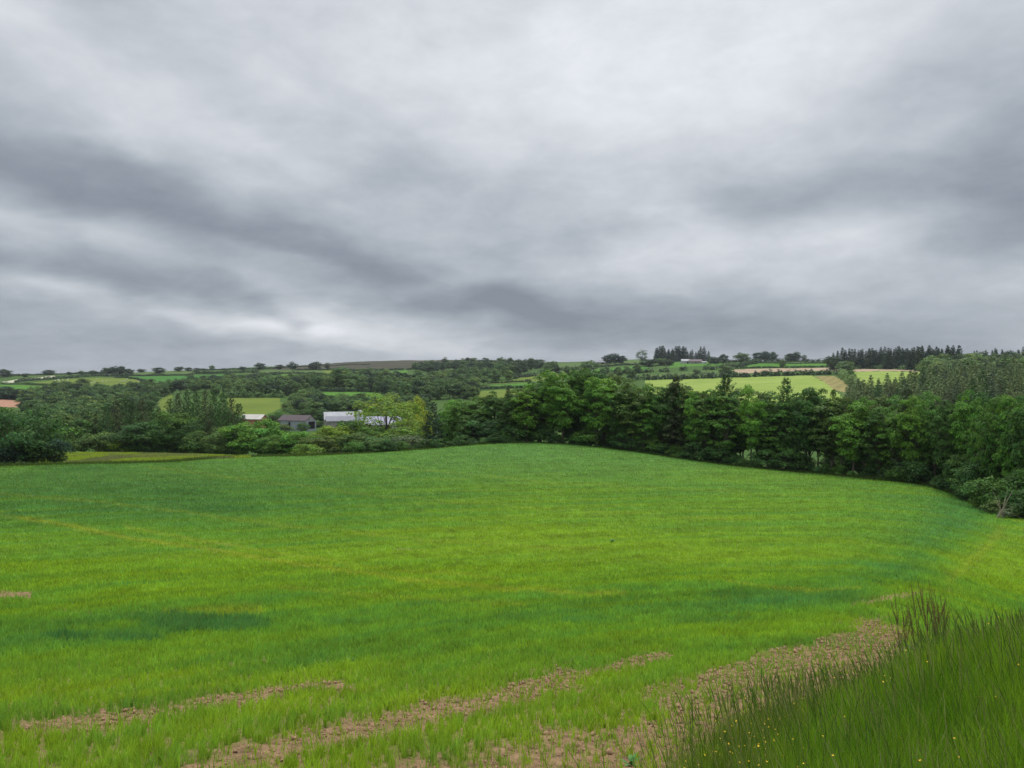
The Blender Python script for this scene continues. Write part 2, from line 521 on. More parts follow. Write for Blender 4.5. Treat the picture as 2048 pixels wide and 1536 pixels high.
    brown = np.clip(soil * 1.4, 0, 1)[..., None] * (1 - d3)
    col = col * (1 - .25 * brown) + np.array([.13, .17, .02]) * .25 * brown
    return col, 1 - soil, np.clip(.45 + h[..., 0] * .4 + dk * .55 - soil * .25 - yel * .2, .2, 1.4)


# ------------------------------------------------------------------ materials
def mat(name):
    m_ = bpy.data.materials.new(name)
    m_.use_nodes = True
    nt = m_.node_tree
    for n in list(nt.nodes):
        nt.nodes.remove(n)
    return m_, nt.nodes, nt.links


def simple(name, col, rough=.8, noise=.25, nscale=3.0, bump=.0, wave=None, metallic=0.):
    m_, N, L = mat(name)
    b = N.new('ShaderNodeBsdfPrincipled'); o = N.new('ShaderNodeOutputMaterial')
    L.new(b.outputs[0], o.inputs[0])
    b.inputs['Roughness'].default_value = rough
    b.inputs['Metallic'].default_value = metallic
    b.inputs['Specular IOR Level'].default_value = .25
    tc = N.new('ShaderNodeTexCoord')
    n = N.new('ShaderNodeTexNoise'); n.inputs['Scale'].default_value = nscale; n.inputs['Detail'].default_value = 6
    L.new(tc.outputs['Object'], n.inputs['Vector'])
    r = N.new('ShaderNodeValToRGB')
    r.color_ramp.elements[0].position = .3; r.color_ramp.elements[1].position = .7
    r.color_ramp.elements[0].color = tuple(c * (1 - noise) for c in col) + (1,)
    r.color_ramp.elements[1].color = tuple(min(1, c * (1 + noise)) for c in col) + (1,)
    L.new(n.outputs[0], r.inputs[0])
    L.new(r.outputs[0], b.inputs['Base Color'])
    if wave:
        w = N.new('ShaderNodeTexWave'); w.inputs['Scale'].default_value = wave
        w.bands_direction = 'X'
        L.new(tc.outputs['Object'], w.inputs['Vector'])
        bp = N.new('ShaderNodeBump'); bp.inputs['Strength'].default_value = .5; bp.inputs['Distance'].default_value = .05
        L.new(w.outputs[0], bp.inputs['Height']); L.new(bp.outputs[0], b.inputs['Normal'])
    elif bump:
        bp = N.new('ShaderNodeBump'); bp.inputs['Strength'].default_value = bump; bp.inputs['Distance'].default_value = .1
        L.new(n.outputs[0], bp.inputs['Height']); L.new(bp.outputs[0], b.inputs['Normal'])
    return m_


def leafmat(name, transl=.35, spec=.12, rough=.55, objcol=True):
    """leaf colour = object colour (one per tree) times a per-leaf tone attribute"""
    m_, N, L = mat(name)
    at = N.new('ShaderNodeAttribute'); at.attribute_name = 'Col'
    src = at.outputs['Color']
    if objcol:
        oi = N.new('ShaderNodeObjectInfo')
        mx = N.new('ShaderNodeMix'); mx.data_type = 'RGBA'; mx.blend_type = 'MULTIPLY'
        mx.inputs[0].default_value = 1
        L.new(oi.outputs['Color'], mx.inputs[6]); L.new(at.outputs['Color'], mx.inputs[7])
        src = mx.outputs[2]
    b = N.new('ShaderNodeBsdfPrincipled')
    b.inputs['Roughness'].default_value = rough
    b.inputs['Specular IOR Level'].default_value = spec
    L.new(src, b.inputs['Base Color'])
    t = N.new('ShaderNodeBsdfTranslucent')
    hs = N.new('ShaderNodeHueSaturation'); hs.inputs['Hue'].default_value = .485; hs.inputs['Value'].default_value = 1.25
    L.new(src, hs.inputs['Color']); L.new(hs.outputs[0], t.inputs[0])
    ms = N.new('ShaderNodeMixShader'); ms.inputs[0].default_value = transl
    L.new(b.outputs[0], ms.inputs[1]); L.new(t.outputs[0], ms.inputs[2])
    o = N.new('ShaderNodeOutputMaterial'); L.new(ms.outputs[0], o.inputs[0])
    return m_


def field_mat():
    m_, N, L = mat('crop_ground')
    at = N.new('ShaderNodeAttribute'); at.attribute_name = 'Col'
    cv = N.new('ShaderNodeAttribute'); cv.attribute_name = 'cover'
    tc = N.new('ShaderNodeTexCoord')
    n1 = N.new('ShaderNodeTexNoise'); n1.inputs['Scale'].default_value = 4.5; n1.inputs['Detail'].default_value = 10; n1.inputs['Roughness'].default_value = .76
    L.new(tc.outputs['Object'], n1.inputs[0])
    r1 = N.new('ShaderNodeValToRGB')
    e = r1.color_ramp.elements
    e[0].position = .30; e[0].color = (.075, .045, .026, 1)
    e[1].position = .72; e[1].color = (.44, .295, .165, 1)
    x = e.new(.5); x.color = (.29, .185, .10, 1)
    L.new(n1.outputs[0], r1.inputs[0])
    vo = N.new('ShaderNodeTexVoronoi'); vo.inputs['Scale'].default_value = 16; vo.inputs['Randomness'].default_value = 1
    L.new(tc.outputs['Object'], vo.inputs['Vector'])
    n2 = N.new('ShaderNodeTexNoise'); n2.inputs['Scale'].default_value = 9; n2.inputs['Detail'].default_value = 8; n2.inputs['Roughness'].default_value = .7
    L.new(tc.outputs['Object'], n2.inputs[0])
    add = N.new('ShaderNodeMath'); add.operation = 'SUBTRACT'
    L.new(n2.outputs[0], add.inputs[0]); L.new(vo.outputs['Distance'], add.inputs[1])
    bp = N.new('ShaderNodeBump'); bp.inputs['Strength'].default_value = .9; bp.inputs['Distance'].default_value = .06
    L.new(add.outputs[0], bp.inputs['Height'])
    # crop speckle
    mp = N.new('ShaderNodeMapping'); mp.inputs['Scale'].default_value = (1, .6, 1)
    L.new(tc.outputs['Object'], mp.inputs[0])
    n3 = N.new('ShaderNodeTexNoise'); n3.inputs['Scale'].default_value = 1.6; n3.inputs['Detail'].default_value = 8; n3.inputs['Roughness'].default_value = .75
    L.new(mp.outputs[0], n3.inputs[0])
    mr = N.new('ShaderNodeMapRange'); mr.inputs[1].default_value = .25; mr.inputs[2].default_value = .75; mr.inputs[3].default_value = .55; mr.inputs[4].default_value = 1.35
    L.new(n3.outputs[0], mr.inputs[0])
    mu = N.new('ShaderNodeMix'); mu.data_type = 'RGBA'; mu.blend_type = 'MULTIPLY'; mu.inputs[0].default_value = 1
    L.new(at.outputs['Color'], mu.inputs[6]); L.new(mr.outputs[0], mu.inputs[7])
    mx = N.new('ShaderNodeMix'); mx.data_type = 'RGBA'
    L.new(cv.outputs['Fac'], mx.inputs[0]); L.new(r1.outputs[0], mx.inputs[6]); L.new(mu.outputs[2], mx.inputs[7])
    b = N.new('ShaderNodeBsdfPrincipled'); b.inputs['Roughness'].default_value = .9; b.inputs['Specular IOR Level'].default_value = .1
    L.new(mx.outputs[2], b.inputs['Base Color']); L.new(bp.outputs[0], b.inputs['Normal'])
    o = N.new('ShaderNodeOutputMaterial'); L.new(b.outputs[0], o.inputs[0])
    return m_


def land_mat(name, col, col2, scale=.05, stripes=None):
    m_, N, L = mat(name)
    tc = N.new('ShaderNodeTexCoord')
    n1 = N.new('ShaderNodeTexNoise'); n1.inputs['Scale'].default_value = scale; n1.inputs['Detail'].default_value = 10; n1.inputs['Roughness'].default_value = .65
    L.new(tc.outputs['Object'], n1.inputs[0])
    r = N.new('ShaderNodeValToRGB')
    r.color_ramp.elements[0].position = .35; r.color_ramp.elements[1].position = .65
    r.color_ramp.elements[0].color = tuple(col) + (1,); r.color_ramp.elements[1].color = tuple(col2) + (1,)
    L.new(n1.outputs[0], r.inputs[0])
    src = r.outputs[0]
    if stripes:
        mp = N.new('ShaderNodeMapping'); mp.inputs['Rotation'].default_value = (0, 0, stripes[1])
        L.new(tc.outputs['Object'], mp.inputs[0])
        w = N.new('ShaderNodeTexWave'); w.inputs['Scale'].default_value = stripes[0]; w.inputs['Distortion'].default_value = 1.5
        w.inputs['Detail'].default_value = 3; w.inputs['Detail Scale'].default_value = .6
        L.new(mp.outputs[0], w.inputs[0])
        mr = N.new('ShaderNodeMapRange'); mr.inputs[3].default_value = 1 - stripes[2]; mr.inputs[4].default_value = 1 + stripes[2]
        L.new(w.outputs['Fac'], mr.inputs[0])
        mu = N.new('ShaderNodeMix'); mu.data_type = 'RGBA'; mu.blend_type = 'MULTIPLY'; mu.inputs[0].default_value = 1
        L.new(src, mu.inputs[6]); L.new(mr.outputs[0], mu.inputs[7]); src = mu.outputs[2]
    b = N.new('ShaderNodeBsdfPrincipled'); b.inputs['Roughness'].default_value = .95; b.inputs['Specular IOR Level'].default_value = .05
    L.new(src, b.inputs['Base Color'])
    n2 = N.new('ShaderNodeTexNoise'); n2.inputs['Scale'].default_value = .8; n2.inputs['Detail'].default_value = 6
    L.new(tc.outputs['Object'], n2.inputs[0])
    bp = N.new('ShaderNodeBump'); bp.inputs['Strength'].default_value = .5; bp.inputs['Distance'].default_value = .5
    L.new(n2.outputs[0], bp.inputs['Height']); L.new(bp.outputs[0], b.inputs['Normal'])
    o = N.new('ShaderNodeOutputMaterial'); L.new(b.outputs[0], o.inputs[0])
    return m_


M_FIELD = field_mat()
M_LAND = {
    'hillside': land_mat('hillside_grass', (.045, .095, .022), (.075, .13, .03), .03),
    'rough': land_mat('rough_grass', (.15, .24, .03), (.26, .33, .045), .25),
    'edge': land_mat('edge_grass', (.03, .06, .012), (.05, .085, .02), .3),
    'green': land_mat('pasture_green', (.06, .17, .022), (.09, .20, .03), .03),
    'deep': land_mat('pasture_deep_green', (.045, .15, .028), (.06, .17, .03), .03),
    'olive': land_mat('pasture_olive', (.115, .16, .028), (.15, .20, .035), .03),
    'lit': land_mat('crop_sun_painted', (.20, .285, .055), (.27, .345, .08), .03, (.035, 1.2, .10)),  # sun through cloud gaps, put into the field colour as a brighter green
    'tan': land_mat('dry_crop', (.21, .19, .07), (.27, .23, .09), .06, (.04, .5, .1)),
    'beige': land_mat('ploughed_pale', (.33, .24, .16), (.42, .32, .22), .05),
    'hay': land_mat('cut_hay', (.42, .42, .30), (.52, .50, .36), .05),
    'red': land_mat('ploughed_red', (.34, .18, .115), (.40, .23, .15), .05),
    'moor': land_mat('moor_heather', (.045, .052, .030), (.080, .072, .046), .015),
    'dullgreen': land_mat('pasture_dull', (.075, .125, .035), (.10, .15, .045), .03),
}
M_BARK = simple('bark', (.13, .11, .085), .9, .4, 4, .6)
M_PALEBARK = simple('pale_bark', (.20, .18, .15), .9, .4, 4, .5)
M_LEAF = leafmat('leaves', .30)
M_NEEDLE = leafmat('needles', .12, .1)
M_BLADE = leafmat('crop_blades', .42, .10, .5, objcol=False)
M_DRY = leafmat('grass_stalks', .25, .08, .6, objcol=False)

# ------------------------------------------------------------------ ground meshes
# far fields on the opposite hillside: (name, material, corner pixels)
FAR = [
    ('hay_field', 'hay', [(4, 764), (30, 760), (110, 751), (112, 754), (60, 760), (8, 768)]),
    ('sheep_pasture', 'olive', [(55, 767), (110, 760), (180, 756), (280, 756), (293, 769), (280, 772), (215, 771), (120, 770)]),
    ('pasture', 'green', [(-80, 770), (50, 770), (96, 774), (92, 786), (48, 794), (-80, 786)]),
    ('ploughed_field', 'red', [(-80, 797), (0, 798), (47, 801), (46, 815), (-80, 812)]),
    ('meadow', 'green', [(140, 866), (170, 852), (200, 840), (215, 850), (205, 874), (160, 876)]),
    ('pasture', 'dullgreen', [(262, 744), (385, 741), (388, 749), (330, 751), (265, 750)]),
    ('pasture', 'deep', [(262, 753), (380, 751), (450, 749), (470, 756), (400, 764), (300, 763)]),
    ('pasture', 'olive', [(316, 800), (345, 788), (340, 826), (318, 828)]),
    ('pasture', 'olive', [(456, 795), (560, 796), (564, 816), (530, 830), (470, 832), (455, 812)]),
    ('pasture', 'green', [(636, 793), (650, 783), (752, 785), (780, 797), (745, 806), (680, 802)]),
    ('pasture', 'green', [(472, 757), (530, 751), (592, 748), (592, 757), (520, 763)]),
    ('pasture', 'dullgreen', [(470, 744), (520, 741), (640, 739), (655, 747), (600, 749), (520, 748)]),
    ('pasture', 'olive', [(600, 742), (660, 740), (700, 741), (690, 749), (610, 748)]),
    ('pasture', 'green', [(745, 748), (812, 740), (812, 750), (765, 757)]),
    ('pasture', 'green', [(885, 748), (925, 739), (925, 752), (892, 756)]),
    ('pasture', 'olive', [(975, 768), (1055, 753), (1100, 744), (1160, 740), (1160, 749), (1060, 764)]),
    ('pasture', 'green', [(980, 770), (1056, 766), (1052, 775), (985, 777)]),
    ('pasture', 'olive', [(950, 783), (1062, 776), (1080, 795), (960, 798)]),
    ('pasture', 'dullgreen', [(1108, 729), (1205, 722), (1290, 718), (1290, 727), (1200, 735), (1110, 740)]),
    ('pasture', 'green', [(1190, 738), (1290, 731), (1300, 741), (1200, 749)]),
    ('pasture', 'dullgreen', [(1285, 750), (1435, 741), (1458, 746), (1455, 752), (1300, 757)]),
    ('ploughed_field', 'beige', [(1462, 739), (1530, 737), (1700, 735), (1700, 741), (1560, 743), (1480, 747)]),
    ('pasture', 'green', [(1470, 736), (1505, 726), (1665, 728), (1668, 733), (1500, 736)]),
    ('pasture', 'dullgreen', [(1505, 725), (1650, 723), (1655, 727), (1505, 726)]),
    ('sun_painted_field', 'lit', [(1290, 760), (1500, 754), (1625, 751), (1660, 772), (1690, 800), (1560, 812), (1290, 812)]),
    ('dry_crop_field', 'tan', [(1630, 752), (1668, 752), (1715, 777), (1692, 786), (1665, 778)]),
    ('ploughed_field', 'beige', [(1692, 737), (1855, 740), (1860, 743), (1760, 742), (1696, 744)]),
    ('sun_painted_field', 'lit', [(1698, 744), (1760, 742.5), (1865, 744), (1870, 756), (1820, 776), (1700, 778)]),
    ('pasture', 'green', [(1340, 724), (1440, 722), (1450, 730), (1340, 735)]),
    ('moorland', 'moor', [(540, 740), (560, 728), (700, 714), (900, 706), (1010, 706), (1010, 723), (900, 731), (820, 738), (700, 738), (600, 738)]),
]


def inpoly(px, py, poly):
    r = np.zeros(px.shape, bool)
    n = len(poly)
    for i in range(n):
        x0, y0 = poly[i]; x1, y1 = poly[(i + 1) % n]
        c = (y0 > py) != (y1 > py)
        with np.errstate(divide='ignore', invalid='ignore'):
            xi = (x1 - x0) * (py - y0) / (y1 - y0 + 1e-12) + x0
        r ^= c & (px < xi)
    return r


def build_ground():
    Ys = np.concatenate([np.linspace(-60, 4, 24)[:-1], np.arange(4, 26, .06), np.geomspace(26, 170, 330), np.geomspace(171, 2650, 430)])
    pxs = np.concatenate([np.linspace(-2900, -120, 60)[:-1], np.arange(-120, 2170, 5.0), np.linspace(2170, 4900, 60)])
    W = np.sqrt(Ys ** 2 + 36)
    X = ((pxs - 1024) / F)[None, :] * W[:, None]
    YY = np.repeat(Ys[:, None], len(pxs), 1)
    Zg = ground(X, YY)
    # tilth relief in the near part of the crop field
    d = verge_d(X, YY)
    rel = (fbm(X * 7, YY * 7, 91, 4, .65) - .5) * .11 * sstep(40, 14, YY) * sstep(.3, -.5, d)
    Zg = Zg + rel
    nr, nc = X.shape
    co = np.stack([X.ravel(), YY.ravel(), Zg.ravel()], 1)
    idx = np.arange(nr * nc).reshape(nr, nc)
    faces = np.stack([idx[:-1, :-1].ravel(), idx[:-1, 1:].ravel(), idx[1:, 1:].ravel(), idx[1:, :-1].ravel()], 1)
    fx = (X[:-1, :-1] + X[1:, 1:]).ravel() / 2; fy = (YY[:-1, :-1] + YY[1:, 1:]).ravel() / 2
    fz = (Zg[:-1, :-1] + Zg[1:, 1:]).ravel() / 2
    fpx = 1024 + F * fx / np.maximum(fy, 3); fpy = 768 - F * fz / np.maximum(fy, 3)
    cls = np.full(len(faces), 'hillside', dtype=object)
    fd = verge_d(fx, fy)
    inf = (fy < yb(fpx)) & (fy > -30)
    cls[inf] = 'crop_field'
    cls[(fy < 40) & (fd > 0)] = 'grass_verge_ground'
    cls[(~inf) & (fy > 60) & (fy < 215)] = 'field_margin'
    cls[(~inf) & (fy > 100) & (fy < 190) & (fpx < 480) & (fpx > 75)] = 'rough_meadow'
    far = fy > 215
    poly_id = np.full(len(faces), -1)
    jx = 5 * (fbm(fpx / 20, fpy / 4, 3, 3) - .5); jy = 1.6 * (fbm(fpx / 25, fpy / 5, 4, 3) - .5)
    for k, (nm, mt, poly) in enumerate(FAR):
        m_ = far & (poly_id < 0) & inpoly(fpx + jx, fpy + jy, poly)
        poly_id[m_] = k

    def emit(name, mask, material, smooth=True, attrs=False):
        fs = faces[mask]
        if not len(fs):
            return None
        u, invx = np.unique(fs, return_inverse=True)
        at = None
        if attrs:
            c, cover, vig = crop(co[u, 0], co[u, 1])
            farness = sstep(6, 26, co[u, 1]) * .72
            soilcov = np.clip(cover * (.26 + farness), 0, 1)
            at = {'Col': ('FLOAT_COLOR', 'POINT', c * .85), 'cover': ('FLOAT', 'POINT', soilcov)}
        me = mesh_np(name, co[u], invx.reshape(fs.shape), material, None, smooth, at)
        o = link(name, me)
        o['kind'] = 'structure'
        return o
    emit('crop_field', cls == 'crop_field', M_FIELD, attrs=True)
    emit('grass_verge_ground', cls == 'grass_verge_ground', M_LAND['edge'])
    emit('field_margin', (cls == 'field_margin'), M_LAND['edge'])
    emit('rough_meadow', (cls == 'rough_meadow'), M_LAND['rough'])
    emit('hillside', (cls == 'hillside') & (poly_id < 0), M_LAND['hillside'])
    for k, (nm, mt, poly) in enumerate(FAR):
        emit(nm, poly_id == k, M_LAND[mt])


build_ground()


# ------------------------------------------------------------------ grass blades
def blades(name, x, Y, h, w, lean, col, mat_, label, cat, two=True, curve=.35, rng=None, zoff=0., dirs=None):
    n = len(x)
    z = ground(x, Y) - .01 + zoff
    a = rng.uniform(0, 2 * np.pi, n) if dirs is None else dirs
    ax, ay = np.cos(a), np.sin(a)                    # width direction
    lx, ly = rng.normal(0, 1, n) * lean, rng.normal(0, 1, n) * lean
    base = np.stack([x, Y, z], 1)
    wd = np.stack([ax * w / 2, ay * w / 2, np.zeros(n)], 1)
    if two:
        mid = base + np.stack([lx * h * .35, ly * h * .35, h * .58], 1)
        tip = base + np.stack([lx * h * (1 + curve), ly * h * (1 + curve), h * (1 - .18 * np.hypot(lx, ly))], 1)
        co = np.stack([base - wd, base + wd, mid + wd * .85, mid - wd * .85, tip], 1).reshape(-1, 3)
        b = np.arange(n)[:, None] * 5
        fq = b + np.array([[0, 1, 2, 3]]); ft = b + np.array([[3, 2, 4]])
        faces = [fq, ft]; rep = 5
    else:
        tip = base + np.stack([lx * h, ly * h, h], 1)
        co = np.stack([base - wd, base + wd, tip], 1).reshape(-1, 3)
        faces = [np.arange(n)[:, None] * 3 + np.array([[0, 1, 2]])]; rep = 3
    me = mesh_np(name, co, faces, mat_, None, False, {'Col': ('FLOAT_COLOR', 'POINT', np.repeat(col, rep, 0))})
    o = link(name, me)
    return tag(o, label, cat, None, 'stuff')


def sample_area(rng, n, Y0, Y1, p0=-60, p1=2110, power=1.0):
    """uniform over ground area between two depths inside the view wedge"""
    u = rng.random(n)
    Y = np.sqrt(Y0 ** 2 + u * (Y1 ** 2 - Y0 ** 2)) if power == 1.0 else Y0 * (Y1 / Y0) ** u
    px = rng.uniform(p0, p1, n)
    return (px - 1024) / F * Y, Y


def crop_blades():
    rng = np.random.default_rng(11)
    N_ = 1000000
    lY = rng.random(N_)
    Yall = 5.2 * (155 / 5.2) ** lY
    pall = rng.uniform(-200, 2230, N_)
    xall = (pall - 1024) / F * Yall
    for nm, (Y0, Y1) in enumerate(((5.2, 15), (15, 42), (42, 155))):
        m_ = (Yall >= Y0) & (Yall < Y1)
        x, Y = xall[m_], Yall[m_]
        # drilled tufts: near blades stand in small tufts
        q = rng.random(len(x)) < sstep(34, 12, Y) * .88
        kx, ky = np.round(x / .15), np.round(Y / .17)
        jx = (hashn(kx, ky, 5) - .5) * .14; jy = (hashn(kx, ky, 6) - .5) * .16
        sp = rng.normal(0, .020, len(x))
        x = np.where(q, kx * .15 + jx + sp, x)
        Y = np.where(q, ky * .17 + jy + rng.normal(0, .02, len(x)), Y)
        keep = (verge_d(x, Y) < -.02) & (Y < yb(1024 + F * x / Y) - .2) & (Y > 4.9)
        x, Y = x[keep], Y[keep]
        c, cover, vig = crop(x, Y)
        keep = rng.random(len(x)) < np.clip(cover * 1.05 - .03, .14 + .10 * (x > -.5), 1) * (1 - .62 * sstep(24, 9, Y))
        x, Y, c, cover, vig = x[keep], Y[keep], c[keep], cover[keep], vig[keep]
        tuft = .75 + .5 * hashn(np.round(x / .15), np.round(Y / .17), 8)
        h = .165 * (.55 + vig * .75) * rng.uniform(.5, 1.35, len(x)) * tuft
        w = .0072 * (Y / 8) ** .93 * rng.uniform(.7, 1.4, len(x))
        v = rng.normal(1, .16, len(x)).clip(.45, 1.7)[:, None]
        yl = (rng.random(len(x)) < .07)[:, None]
        c = c * v * 1.28
        c = np.where(yl, c * .5 + np.array([.18, .20, .03]) * .5, c)
        a = rng.normal(0, .7, len(x))
        blades('cereal_crop', x, Y, h, w, .22 if nm < 2 else .28, c, M_BLADE,
               ('thin young cereal plants in tufts at the near edge of the field', 'green cereal plants covering the dip in the middle of the field',
                'dense cereal plants covering the far rise of the field')[nm], 'crop', nm < 2, .3, rng, 0, a)


crop_blades()


def verge_grass():
    rng = np.random.default_rng(23)
    n = 330000
    Y = np.sqrt(rng.uniform(1.6 ** 2, 13.5 ** 2, n)); x = rng.uniform(-.9, 9.5, n) * np.sqrt(Y / 8)
    d = verge_d(x, Y)
    keep = (d > -.45 + rng.random(n) * .5) & (Y > 2.0) & (np.abs(x / Y) < .80)
    x, Y, d = x[keep], Y[keep], d[keep]
    edge = sstep(.9, -.2, d)
    patch = fbm(x / .5, Y / .5, 7, 3)
    h = (.29 + .20 * patch) * rng.uniform(.6, 1.25, len(x)) * (1 - .4 * edge)
    g1, g2 = np.array([.088, .222, .011]), np.array([.165, .315, .018])
    p = np.clip((patch - .5) * 2.6 + .5 + rng.normal(0, .18, len(x)), 0, 1)[:, None]
    c = g1 + (g2 - g1) * p
    ol = (sstep(.8, 0, d) * .45 + (rng.random(len(x)) < .06) * .5)[:, None]
    c = c * (1 - ol) + np.array([.12, .13, .025]) * ol
    c *= rng.normal(1, .24, len(x)).clip(.4, 1.8)[:, None]
    c = np.where((rng.random(len(x)) < .025)[:, None], np.array([.36, .33, .17]), c)
    blades('verge_grass', x, Y, h, rng.uniform(.003, .0055, len(x)) * np.clip(Y / 5.5, .7, 2), .15, c, M_BLADE, 'tall lush grass on the bank at the right corner', 'grass', True, .5, rng)
    # flowering grass stalks, leaning left
    n = 9000
    Y = np.sqrt(rng.uniform(3.2 ** 2, 13.2 ** 2, n)); x = rng.uniform(-.6, 9.5, n) * np.sqrt(Y / 8)
    d = verge_d(x, Y)
    keep = (d > -.35) & (np.abs(x / Y) < .8)
    x, Y = x[keep], Y[keep]
    x, Y = x, Y
    k = len(x)
    z = ground(x, Y) - .02
    h = rng.uniform(.50, .82, k)
    lx = rng.normal(-.13, .12, k); ly = rng.normal(0, .12, k)
    co, f4, cc = [], [], []
    seg = 5
    for s in range(seg + 1):
        t = s / seg
        cx = x + lx * h * t ** 1.35; cy = Y + ly * h * t ** 1.35; cz = z + h * (t - .12 * t * t)
        wd = np.where(t > .78, .0030, .0013) * np.clip(Y / 6, .8, 1.7) * (1 if s < seg else .2)
        co.append(np.stack([cx - wd, cy, cz], 1)); co.append(np.stack([cx + wd, cy, cz], 1))
    co = np.stack(co, 1)
    b = np.arange(k)[:, None] * (2 * (seg + 1))
    faces = np.concatenate([b + np.array([[2 * s, 2 * s + 1, 2 * s + 3, 2 * s + 2]]) for s in range(seg)])
    c = np.where(rng.random((k, 1)) < .6, np.array([[.075, .14, .024]]), np.array([[.20, .22, .07]])) * rng.uniform(.7, 1.3, (k, 1))
    me = mesh_np('grass_stalks', co.reshape(-1, 3), faces, M_DRY, None, False, {'Col': ('FLOAT_COLOR', 'POINT', np.repeat(c, 2 * (seg + 1), 0))})
    tag(link('grass_stalks', me), 'thin dark flowering grass stalks standing above the bank grass', 'grass', None, 'stuff')
    # rough grass along the far edge of the crop
    n = 60000
    px = rng.uniform(-100, 2150, n)
    yb_ = yb(px)
    Yr = yb_ + rng.exponential(1.6, n) - .5
    xr = (px - 1024) / F * Yr
    c = np.array([.055, .11, .018]) * rng.uniform(.6, 1.6, (n, 1)) + np.array([.05, .03, .01]) * (rng.random((n, 1)) < .25)
    blades('edge_grass', xr, Yr, rng.uniform(.15, .55, n) * sstep(-.6, 1.2, Yr - yb_) + .08, np.full(n, .12), .35, c, M_BLADE, 'rough grass strip along the foot of the tree belt', 'grass', False, .3, rng)
    # rough meadow on the left
    n = 60000
    px = rng.uniform(60, 500, n); Yr = rng.uniform(128, 182, n); xr = (px - 1024) / F * Yr
    pt = fbm(xr / 5, Yr / 9, 3, 4)[:, None]
    c = (np.array([.26, .36, .035]) + (np.array([.18, .20, .08]) - np.array([.26, .36, .035])) * sstep(.5, .7, pt)) * rng.uniform(.65, 1.35, (n, 1))
    blades('meadow_grass', xr, Yr, rng.uniform(.2, .55, n), np.full(n, .16), .35, c, M_BLADE, 'yellow green rough meadow grass beyond the crop on the left', 'grass', False, .3, rng)


verge_grass()


def small_flowers():
    """buttercup and vetch blooms on the bank and soil clods beside it"""
    rng = np.random.default_rng(5)
    M_YEL = simple('petals', (.72, .50, .03), .5, .1)
    mb = MB()
    n = 0
    while n < 330:
        if n < 290:
            k = rng.integers(3, 7) if n < 90 else rng.integers(4, 7)
            (ax, ay), (bx, by) = VERGE[k], VERGE[k + 1]
            t = rng.random()
            x, Y = ax + (bx - ax) * t + rng.normal(.12, .22), ay + (by - ay) * t - abs(rng.normal(.1, .3)); hh = rng.uniform(.12, .34)
        else:
            Y = rng.uniform(4.2, 9.5); x = rng.uniform(.2, .66) * Y; hh = rng.uniform(.38, .56)
        if verge_d(np.array([x]), np.array([Y]))[0] < -.2:
            continue
        z = gz(x, Y) + hh
        r = rng.uniform(.0055, .0095)
        tl = rng.normal(0, .3, 2)
        c = (x, Y, z)
        ring = [(x + math.cos(a) * r, Y + math.sin(a) * r, z + r * .5 + math.cos(a) * r * tl[0] + math.sin(a) * r * tl[1]) for a in np.linspace(0, 2 * math.pi, 11)[:-1]]
        ring = [p if i % 2 else (x + (p[0] - x) * .7, Y + (p[1] - Y) * .7, p[2]) for i, p in enumerate(ring)]
        mb.add([c] + ring, [(0, 1 + i, 1 + (i + 1) % 10) for i in range(10)])
        n += 1
    tag(mb.build('meadow_flowers', M_YEL), 'tiny yellow flowers scattered in the grass of the bank', 'flowers', None, 'stuff')
    # clods
    M_CLOD = simple('clod_soil', (.32, .205, .115), .95, .4, 20, .6)
    n = 90000
    x, Y = sample_area(rng, n, 5.6, 30, -60, 2000)
    _, cov, _ = crop(x, Y)
    keep = (rng.random(n) < (1 - cov) * 1.1) & (verge_d(x, Y) < .15)
    x, Y = x[keep], Y[keep]
    n = len(x)
    r = rng.exponential(.009, n).clip(.003, .05) * np.clip(Y / 8, .8, 1.6) + .005
    octv = np.array([(1, 0, 0), (-1, 0, 0), (0, 1, 0), (0, -1, 0), (0, 0, 1), (0, 0, -1)], float)
    octf = np.array([(0, 2, 4), (2, 1, 4), (1, 3, 4), (3, 0, 4), (2, 0, 5), (1, 2, 5), (3, 1, 5), (0, 3, 5)])
    co = octv[None] * r[:, None, None] * rng.uniform(.6, 1.3, (n, 6, 1)) * np.array([1, 1, .75])
    ang = rng.uniform(0, 6.28, n)
    ca, sa = np.cos(ang)[:, None], np.sin(ang)[:, None]
    co = np.stack([co[..., 0] * ca - co[..., 1] * sa, co[..., 0] * sa + co[..., 1] * ca, co[..., 2]], 2)
    co = co + np.stack([x, Y, ground(x, Y) + r * .3], 1)[:, None]
    f = np.arange(n)[:, None, None] * 6 + octf[None]
    me = mesh_np('soil_clods', co.reshape(-1, 3), f.reshape(-1, 3), M_CLOD)
    tag(link('soil_clods', me), 'small brown soil clods lying on the bare strips', 'soil', None, 'stuff')


small_flowers()


# ------------------------------------------------------------------ tree prototypes
def leaf_mesh(name, cen, nrm, size, tone, mat_, rng, asp=.62):
    n = len(cen)
    nrm = nrm / (np.linalg.norm(nrm, axis=1, keepdims=True) + 1e-9)
    rv = rng.normal(0, 1, (n, 3))
    u = np.cross(nrm, rv); u /= np.linalg.norm(u, axis=1, keepdims=True) + 1e-9
    v = np.cross(nrm, u)
    s = size[:, None]
    fold = nrm * s * .18
    co = np.stack([cen + u * s, cen + v * s * asp + fold, cen - u * s, cen - v * s * asp + fold], 1).reshape(-1, 3)
    f = np.arange(n)[:, None] * 4 + np.array([[0, 1, 2, 3]])
    col = np.repeat(tone, 4, 0)
    return mesh_np(name, co, f, mat_, None, False, {'Col': ('FLOAT_COLOR', 'POINT', col)})


def sph(rng, n):
    d = rng.normal(0, 1, (n, 3))
    return d / np.linalg.norm(d, axis=1, keepdims=True)


